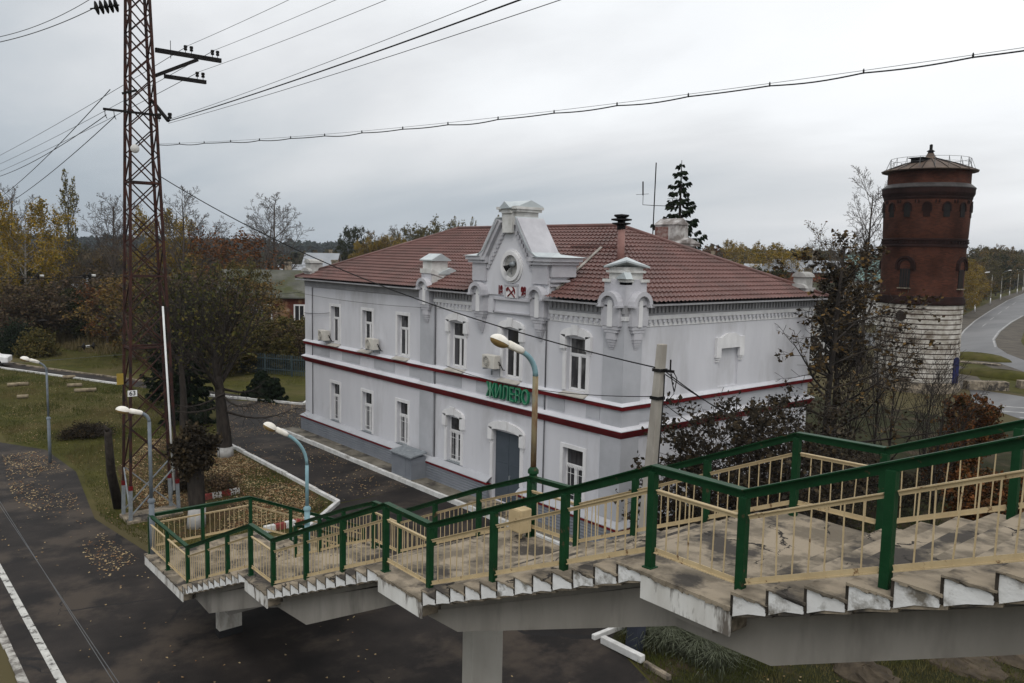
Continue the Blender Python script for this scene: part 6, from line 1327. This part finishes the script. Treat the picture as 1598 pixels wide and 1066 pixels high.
# clipped dark tree with whitewashed foot
t = thing("clipped_tree", "black ball-crowned tree with whitewashed foot behind the bottom landing", "tree", (0, 0, 0)); x, y = G(306, 822); t.location = (x, y, 0)
b = MB(); b.tube([(0, 0, -0.05), (0.02, 0.05, 0.8), (0.0, 0.02, 1.6), (0.02, 0.06, 2.5)], [0.34, 0.30, 0.31, 0.24], 12); o = b.build("trunk", M_bark, None, True); o.parent = t
b = MB(); b.tube([(0, 0, -0.05), (0.02, 0.05, 0.75)], [0.35, 0.312], 12); o = b.build("whitewash", M_plast, None, True); o.parent = t
rg = random.Random(62); b = MB(); l = MB()
for i in range(120):
    d = rvec(rg); kk = 0.86+0.22*math.sin(3*d.x+5*d.y)*math.cos(4*d.z+1); c = Vector((d.x*0.66*kk, d.y*0.72*kk, 2.95+d.z*0.85*kk)); b.tube([(0, 0, 2.2+rg.uniform(0, .5)), c*0.6+Vector((0, 0, 1.15)), c], [0.05, 0.025, 0.01], 4, cap=False)
    for k in range(64):
        q = c+rvec(rg)*0.3*rg.random()-d*rg.uniform(-0.2, 0.4); a = rvec(rg)*0.085; n_ = a.cross(rvec(rg)).normalized()*0.045; o = len(l.v); l.v += [tuple(q-a), tuple(q+n_), tuple(q+a), tuple(q-n_)]; l.f.append((o, o+1, o+2, o+3))
for m_, nm, mt in ((b, "limbs", M_bark), (l, "crown", L_dark)): o = m_.build(nm, mt, None); o.parent = t
for px, pb, h_, lab in ((287, 672, 3.4, "dark leaning trunk right of the mast by the yard"), (263, 655, 3.8, "dark trunk seen between the mast legs")):
    x, y = G(px, pb); tt = make_tree("dark_trunk_tree", lab, "tree", 63+px, 7.5, 0.24, (12, 7, 5), (55, 45, 40), (0.5, 0.5, 0.5), (0.06, 0.14, 0.2), (0.02, 0.05, 0.0), 3, rd, 0.4, M_bark, L_lin, 0.45, 0.14, 0.4, 0.1, 0.01); place(tt, (x, y), 1.0, px)
# round bushes on the left lawn
def bush(label, p, rx, ry, rz, n, size, m, seed, name="round_bush"):
    rg = random.Random(seed); t = thing(name, label, "bush", (p[0], p[1], 0)); b = MB(); l = MB()
    for i in range(n):
        d = rvec(rg); d.z = abs(d.z); q = rg.uniform(0.72, 1.08); c = Vector((d.x*rx*q, d.y*ry*q, 0.1+d.z*rz*q)); b.tube([(d.x*0.2, d.y*0.2, 0), c*0.55+Vector((0, 0, 0.1)), c], [0.035, 0.02, 0.006], 3, cap=False)
        for k in range(16):
            w_ = c*rg.uniform(0.6, 1.02)+rvec(rg)*0.22*rz; a = rvec(rg)*size; n_ = a.cross(rvec(rg)).normalized()*size*0.6; o = len(l.v); l.v += [tuple(w_-a), tuple(w_+n_), tuple(w_+a), tuple(w_-n_)]; l.f.append((o, o+1, o+2, o+3))
    for m_, nm, mt in ((b, "stems", M_bark), (l, "crown", m)): o = m_.build(nm, mt, None); o.parent = t
    return t
bush("large dark green round bush on the left lawn", G(30, 552), 1.5, 1.5, 3.1, 420, 0.10, L_need, 71)
bush("olive round bush in front of the large dark green one", G(58, 556), 1.7, 1.7, 2.4, 420, 0.10, L_olive, 72)
bush("dark withered brush pile on the leafy lawn left of the mast", G(136, 682), 1.0, 1.6, 0.75, 260, 0.04, L_dark, 73, "brush_pile")
bush("reddish bush at the near side of the dark linden", G(340, 770), 0.8, 1.0, 0.8, 160, 0.05, L_brown, 74)
bush("dark low bush between the mast and the striped blocks", G(286, 765), 0.6, 0.9, 0.8, 160, 0.05, L_dark, 76)
# pale grass clump below the stairs
rg = random.Random(77); b = MB()
for cx_, cy_, nn_ in ((*G(1045, 1005), 800), (*G(1090, 1022), 500), (*G(1015, 996), 300), (*G(1120, 1040), 250)):
    for i in range(nn_):
        a = rg.uniform(0, 6.28); r_ = abs(rg.gauss(0, 0.45)); p = Vector((cx_+r_*math.cos(a), cy_+r_*math.sin(a), 0)); L = rg.uniform(0.35, 0.85); d = Vector((math.cos(a), math.sin(a), 0)); s = Vector((-d.y, d.x, 0))*0.008
        q1 = p+Vector((0, 0, L*0.7))+d*L*0.25; q2 = p+Vector((0, 0, L*0.65))+d*L*0.75; o = len(b.v); b.v += [tuple(p-s), tuple(p+s), tuple(q1+s), tuple(q1-s), tuple(q2)]; b.f += [(o, o+1, o+2, o+3), (o+3, o+2, o+4)]
tag(b.build("grass_tussock", mat("sage_grass", (0.11, 0.12, 0.085), (0.06, 0.07, 0.04), scale=4, rough=0.9)), "pale grey-green grass clump under the staircase", "grass clump")
# dark leaved shrub before the side wall
t = make_tree("dark_leaved_shrub", "wide dark-leaved shrub in front of the station side wall", "shrub", 81, 4.0, 0.10, (20, 10, 7), (52, 48, 44), (0.85, 0.55, 0.5), (0.08, 0.14, 0.2), (0.02, 0.05, 0.02), 3, lambda t: 1.0-0.25*t, 0.05, M_bark, L_dark, 1.1, 0.10, 0.22, 0.05, 0.008, lv0=2)
place(t, D(1165, 700, 25.5)[:2], 1.12, 0.4, 1.05)
t2 = more(t, D(1235, 690, 29)[:2], 1.05, 2.4, 1.0, "dark-leaved shrub behind the wide one near the leaning pole"); t3 = more(t, D(1100, 720, 25)[:2], 0.75, 4.0, 0.78, "lowest dark-leaved shrub at the left end before the side wall")
t4 = more(t, D(1320, 700, 34)[:2], 0.8, 1.1, 0.55, "dark-leaved shrub under the brown-leaved tree"); t5 = more(t, D(1400, 690, 36)[:2], 0.7, 5.1, 0.42, "dark low shrub at the foot of the thin saplings")
# brown-leaved tree right of the station
t = make_tree("brown_leaved_tree", "dark tree with large withered brown leaves covering the station corner", "tree", 84, 11.2, 0.15, (26, 9, 6), (66, 48, 44), (0.44, 0.5, 0.5), (0.03, 0.12, 0.18), (0.02, 0.05, 0.02), 3, lambda t: 1.25-1.0*t if t > 0.3 else 1.1, 0.18, M_bark, leafmat("withered_leaf", [(0.052, 0.038, 0.022), (0.030, 0.024, 0.016), (0.14, 0.085, 0.028)]), 0.36, 0.13, 0.2, 0.1, 0.008, lv0=2)
p = D(1306, 355, 38.5); place(t, p[:2], 1.3, 2.0, p[2]/top_of(t))
t = make_tree("ivy_dark_tree", "dense dark tree behind the brown-leaved tree left of the tower", "tree", 85, 9.6, 0.22, (22, 9, 6), (50, 46, 42), (0.32, 0.5, 0.5), (0.03, 0.12, 0.18), (0.02, 0.05, 0.02), 3, lambda t: 1.0-0.5*t, 0.38, M_bark, L_dark, 1.2, 0.15, 0.35, 0.1, 0.012, lv0=2)
p = D(1318, 405, 46); place(t, p[:2], 0.8, 0.3, p[2]/top_of(t))
# bare saplings in front of the tower
t = make_tree("leafless_sapling", "many-stemmed leafless sapling before the tower base", "sapling", 86, 7.0, 0.09, (12, 7, 5), (24, 30, 34), (0.7, 0.5, 0.5), (0.05, 0.08, 0.14), (0.03, 0.08, 0.04), 3, lambda t: 1.2-0.7*t, 0.04, M_bark, None, 0, rmin=0.009)
SH = top_of(t); p = D(1400, 490, 42); place(t, p[:2], 0.9, 0.0, p[2]/SH)
for px, pt, dist, lab, k in ((1455, 525, 41, "thin leafless sapling right of the many-stemmed one", 1), (1380, 470, 46, "tall thin leafless sapling against the tower's left edge", 1), (1475, 560, 36, "lowest leafless sapling beside the orange bush", 1), (1340, 480, 44, "leafless sapling inside the dark tree left of the tower", 1)):
    p = D(px, pt, dist); more(t, p[:2], 0.8, px*0.7, p[2]/SH, lab)
t = make_tree("orange_bush", "orange-brown leafy bush at the right above the green rail", "bush", 87, 2.6, 0.07, (18, 9, 7), (48, 46, 44), (0.75, 0.6, 0.5), (0.1, 0.16, 0.2), (0.02, 0.06, 0.02), 3, lambda t: 1.0, 0.03, M_bark, leafmat("orange_leaf", [(0.15, 0.055, 0.017), (0.075, 0.034, 0.014), (0.05, 0.042, 0.018)]), 1.7, 0.12, 0.22, 0.05, 0.008)
OH = top_of(t); p = D(1522, 612, 47); place(t, p[:2], 0.85, 0, p[2]/OH)
more(t, D(1570, 665, 33)[:2], 0.9, 2.0, 0.8, "rusty low bush at the right edge under the green rail"); more(t, D(1490, 670, 40)[:2], 0.7, 3.0, 0.7, "small rusty bush left of the orange one"); 
# ================================================================== far wood, grass, fallen leaves
rg = np.random.default_rng(3)
def far_wood(name, n, d0, d1, a0, a1, h0, h1, seed, cols, lab):
    rg = np.random.default_rng(seed); V = []; F = []
    ang = rg.uniform(a0, a1, n); dist = np.sqrt(rg.uniform(d0**2, d1**2, n)); hh_ = rg.uniform(h0, h1, n)
    per = 46
    for i in range(n):
        cx_, cy_ = dist[i]*math.sin(ang[i]), dist[i]*math.cos(ang[i]); h_ = hh_[i]; w_ = h_*0.33
        d = rg.normal(size=(per, 3)); d /= np.linalg.norm(d, axis=1)[:, None]; d *= rg.uniform(0.5, 1.0, (per, 1)); c = np.array([cx_, cy_, h_*0.56])+d*np.array([w_, w_, h_*0.46])
        a = rg.normal(size=(per, 3)); a /= np.linalg.norm(a, axis=1)[:, None]; b_ = rg.normal(size=(per, 3)); b_ = np.cross(a, b_); b_ /= np.linalg.norm(b_, axis=1)[:, None]; s = h_*0.13*rg.uniform(0.6, 1.3, (per, 1))
        P4 = np.stack([c-a*s, c+b_*s, c+a*s, c-b_*s], 1).reshape(-1, 3); o = len(V); V.extend(map(tuple, P4)); F.extend((o+4*k, o+4*k+1, o+4*k+2, o+4*k+3) for k in range(per))
    b = MB(); b.v = V; b.f = F; o = b.build(name, cols); return struct(o, lab, 'stuff')
AZ0 = -R(50)
L_far1 = mat("far_foliage", (0.055, 0.050, 0.030), (0.030, 0.034, 0.022), scale=0.03, rough=0.95, c3=(0.10, 0.07, 0.035), s3=0.012, t3=(0.5, 0.6), spec=0.1)
L_far2 = mat("pine_forest", (0.022, 0.032, 0.024), (0.014, 0.022, 0.018), scale=0.01, rough=0.95, spec=0.1)
far_wood("distant_forest", 2600, 900, 1500, AZ0-R(40), AZ0+R(20), 13, 21, 1, L_far2, "dark blue-green forest along the horizon on the left")
far_wood("distant_forest", 2300, 420, 1300, AZ0+R(2), AZ0+R(42), 10, 17, 2, L_far1, "brownish autumn wood along the horizon on the right")
far_wood("distant_trees", 700, 190, 520, AZ0-R(40), AZ0+R(3), 5, 10, 4, L_far1, "brown scrub and gardens between the thicket and the forest")
far_wood("distant_trees", 260, 180, 420, AZ0+R(14), AZ0+R(29), 4, 8, 5, L_far1, "brown scrub among the village roofs on the right")
def inside(x, y, poly):
    r_ = np.zeros(len(x), bool); n = len(poly)
    for i in range(n):
        x0, y0 = poly[i]; x1, y1 = poly[(i+1) % n]; c = ((y0 > y) != (y1 > y)) & (x < (x1-x0)*(y-y0)/((y1-y0) if y1 != y0 else 1e-9)+x0); r_ ^= c
    return r_
def scatter_blades(name, polys, n, h0, h1, wd, m, seed, not_in=()):
    rg = np.random.default_rng(seed); V = []; F = []
    for poly, cnt in zip(polys, n):
        xs = [p[0] for p in poly]; ys = [p[1] for p in poly]; x = rg.uniform(min(xs), max(xs), cnt*3); y = rg.uniform(min(ys), max(ys), cnt*3); k = inside(x, y, poly)
        for q in not_in: k &= ~inside(x, y, q)
        x = x[k][:cnt]; y = y[k][:cnt]; c = len(x); a = rg.uniform(0, 6.28, c); h_ = rg.uniform(h0, h1, c)*(0.6+0.8*(np.sin(x*0.9+1.3*np.sin(y*0.7))*np.sin(y*1.1) > 0.1)); lx = rg.normal(0, 0.35, (c, 2))*h_[:, None]
        P = np.stack([np.stack([x-wd*np.cos(a), y-wd*np.sin(a), np.full(c, -0.02)], 1), np.stack([x+wd*np.cos(a), y+wd*np.sin(a), np.full(c, -0.02)], 1), np.stack([x+lx[:, 0], y+lx[:, 1], h_], 1)], 1).reshape(-1, 3)
        o = len(V); V.extend(map(tuple, P)); F.extend((o+3*i, o+3*i+1, o+3*i+2) for i in range(c))
    b = MB(); b.v = V; b.f = F; return struct(b.build(name, m), None, 'stuff')
LAWN = [(-28.6, 8.3), (-33.5, 7.7), (-41.2, 8.7), (-46.5, 8.45), (-49.6, 7.0), (-80, 8), (-80.6, 10.4), (-67, 16.2), (-58, 19.6), (-51, 17.5), (-43, 16.6), (-42.2, 15.9), (-30.1, 15.7), (-28.6, 14.2), (-27.6, 13)]
LAWN2 = [(-12, 15.6), (-14.6, 16.2), (-16.8, 20.2), (-18.4, 24), (-18.2, 40), (2, 40), (2, 14.5)]
NEAR = [(-12.6, 15.2), (-14.4, 16.1), (-16.6, 20.0), (-15, 25), (-2, 25), (-2, 13.5)]
LAWN3 = [(-84, 13.5), (-68, 20.2), (-58, 24), (-60, 32), (-90, 28), (-100, 14)]
LEAFY = [(-29.2, 9.6), (-34.5, 9.4), (-41, 10.4), (-46, 13.3), (-43.6, 16.0), (-42.2, 15.8), (-30.1, 15.5), (-28.9, 14.2)]
g_ = scatter_blades("grass", [LAWN, LAWN2, LAWN3, NEAR], [70000, 26000, 16000, 42000], 0.05, 0.16, 0.012, mat("grass_blade", (0.066, 0.076, 0.015), (0.040, 0.048, 0.011), scale=0.5, rough=0.9, c3=(0.13, 0.105, 0.045), s3=0.16, t3=(0.46, 0.62), spec=0.15), 6); g_['label'] = "short autumn grass of the lawns"; g_['category'] = "grass"
FIELD = [(-95, 12), (-150, 30), (-140, 8), (-112, 2)]
g_ = scatter_blades("tall_dry_grass", [FIELD, [(-84, 20), (-92, 30), (-110, 30), (-104, 14)]], [14000, 6000], 0.4, 1.0, 0.03, mat("dry_stalk", (0.16, 0.125, 0.06), (0.10, 0.08, 0.04), scale=0.3, rough=0.9), 8); g_['label'] = "tall dry grass behind the lawn at the left"; g_['category'] = "grass"
def scatter_leaves(name, polys, n, size, m, seed, z=0.01):
    rg = np.random.default_rng(seed); V = []; F = []
    for poly, cnt in zip(polys, n):
        xs = [p[0] for p in poly]; ys = [p[1] for p in poly]; x = rg.uniform(min(xs), max(xs), cnt*3); y = rg.uniform(min(ys), max(ys), cnt*3); k = inside(x, y, poly)
        k &= (np.sin(x*0.8+2*np.sin(y*0.5))+np.sin(y*1.3+x*0.3)+rg.normal(0, 0.8, len(x))) > -0.2
        x = x[k][:cnt]; y = y[k][:cnt]; c = len(x); a = rg.uniform(0, 6.28, c); s = rg.uniform(0.5, 1.2, c)*size; zz_ = rg.uniform(z, z+0.03, (c, 4))
        ca_, sa_ = np.cos(a)*s, np.sin(a)*s
        P = np.stack([np.stack([x-ca_, y-sa_, zz_[:, 0]], 1), np.stack([x+sa_*0.7, y-ca_*0.7, zz_[:, 1]], 1), np.stack([x+ca_, y+sa_, zz_[:, 2]], 1), np.stack([x-sa_*0.7, y+ca_*0.7, zz_[:, 3]], 1)], 1).reshape(-1, 3)
        o = len(V); V.extend(map(tuple, P)); F.extend((o+4*i, o+4*i+1, o+4*i+2, o+4*i+3) for i in range(c))
    b = MB(); b.v = V; b.f = F; return struct(b.build(name, m), None, 'stuff')
M_fl = mat("fallen_leaf", (0.36, 0.27, 0.15), (0.17, 0.08, 0.035), scale=2.3, rough=0.9, lohi=(0.42, 0.58), c3=(0.42, 0.34, 0.20), s3=5, t3=(0.52, 0.6))
EDGE = [(-28.2, 7.6), (-33.5, 7.2), (-41.5, 8.2), (-46.5, 8.0), (-46.5, 6.3), (-38, 5.5), (-32, 6.3), (-27, 6.2)]
YARD = [(-42, 16.3), (-30, 16.1), (-30, 19.4), (-43.2, 19.6), (-55, 22), (-52, 25), (-44, 26), (-46, 18)]
PLAT = [(-60, 4.1), (-60, 6.5), (-30, 7.5), (-12, 14), (-5, 9), (-5, 4.1)]
LANE = [(-43.4, 16.4), (-55, 20.4), (-52, 24.6), (-51, 33), (-43.8, 33), (-43.8, 20)]
g_ = scatter_leaves("fallen_leaves", [LEAFY, EDGE, YARD, PLAT, LAWN, LAWN2, LANE], [11000, 1300, 1500, 380, 2600, 1300, 2600], 0.042, M_fl, 9); g_['label'] = "tan and rusty fallen leaves scattered on lawn and asphalt"; g_['category'] = "leaves"
# earth mounds under the stairs
b = MB(); rgp = random.Random(4)
for (px, py, r_, h_) in ((1350, 1052, 0.9, 0.3), (1490, 1030, 1.2, 0.22), (1590, 1020, 1.3, 0.22)): x, y = G(px, py); b.ell((x, y, -0.05), r_, r_*0.7, h_, 26, 12, 0.12, rgp)
struct(b.build("earth_mound", mat("bare_earth", (0.085, 0.067, 0.047), (0.042, 0.034, 0.025), scale=2.5, rough=0.95, bump=0.8, bscale=12)), None)
b = MB()
for (px, py, dx_, dy_) in ((1525, 560, 2.2, 1.1), (1560, 588, 2.6, 1.0)): x, y = G(px, py); b.ell((x, y, -0.1), dx_*1.6, dy_*1.8, 0.8, 20, 8, 0.05, rgp)
struct(b.build("ditch_bank", M_grass, None, True), None)
# ================================================================== haze
b = MB(); b.box(-3700, 3700, -3700, 3700, -1.6, 32)
hz = b.build("haze", None); hz['kind'] = 'stuff'; hz['label'] = "thin damp autumn haze"; hz['category'] = "haze"
hm = bpy.data.materials.new("haze"); hm.use_nodes = True; ht = hm.node_tree
for n in list(ht.nodes): ht.nodes.remove(n)
ho = ht.nodes.new("ShaderNodeOutputMaterial"); hv = ht.nodes.new("ShaderNodeVolumePrincipled"); hv.inputs['Color'].default_value = (0.80, 0.86, 0.95, 1); hv.inputs['Density'].default_value = 0.00013; hv.inputs['Anisotropy'].default_value = 0.1
ht.links.new(hv.outputs[0], ho.inputs['Volume']); hz.data.materials.append(hm)
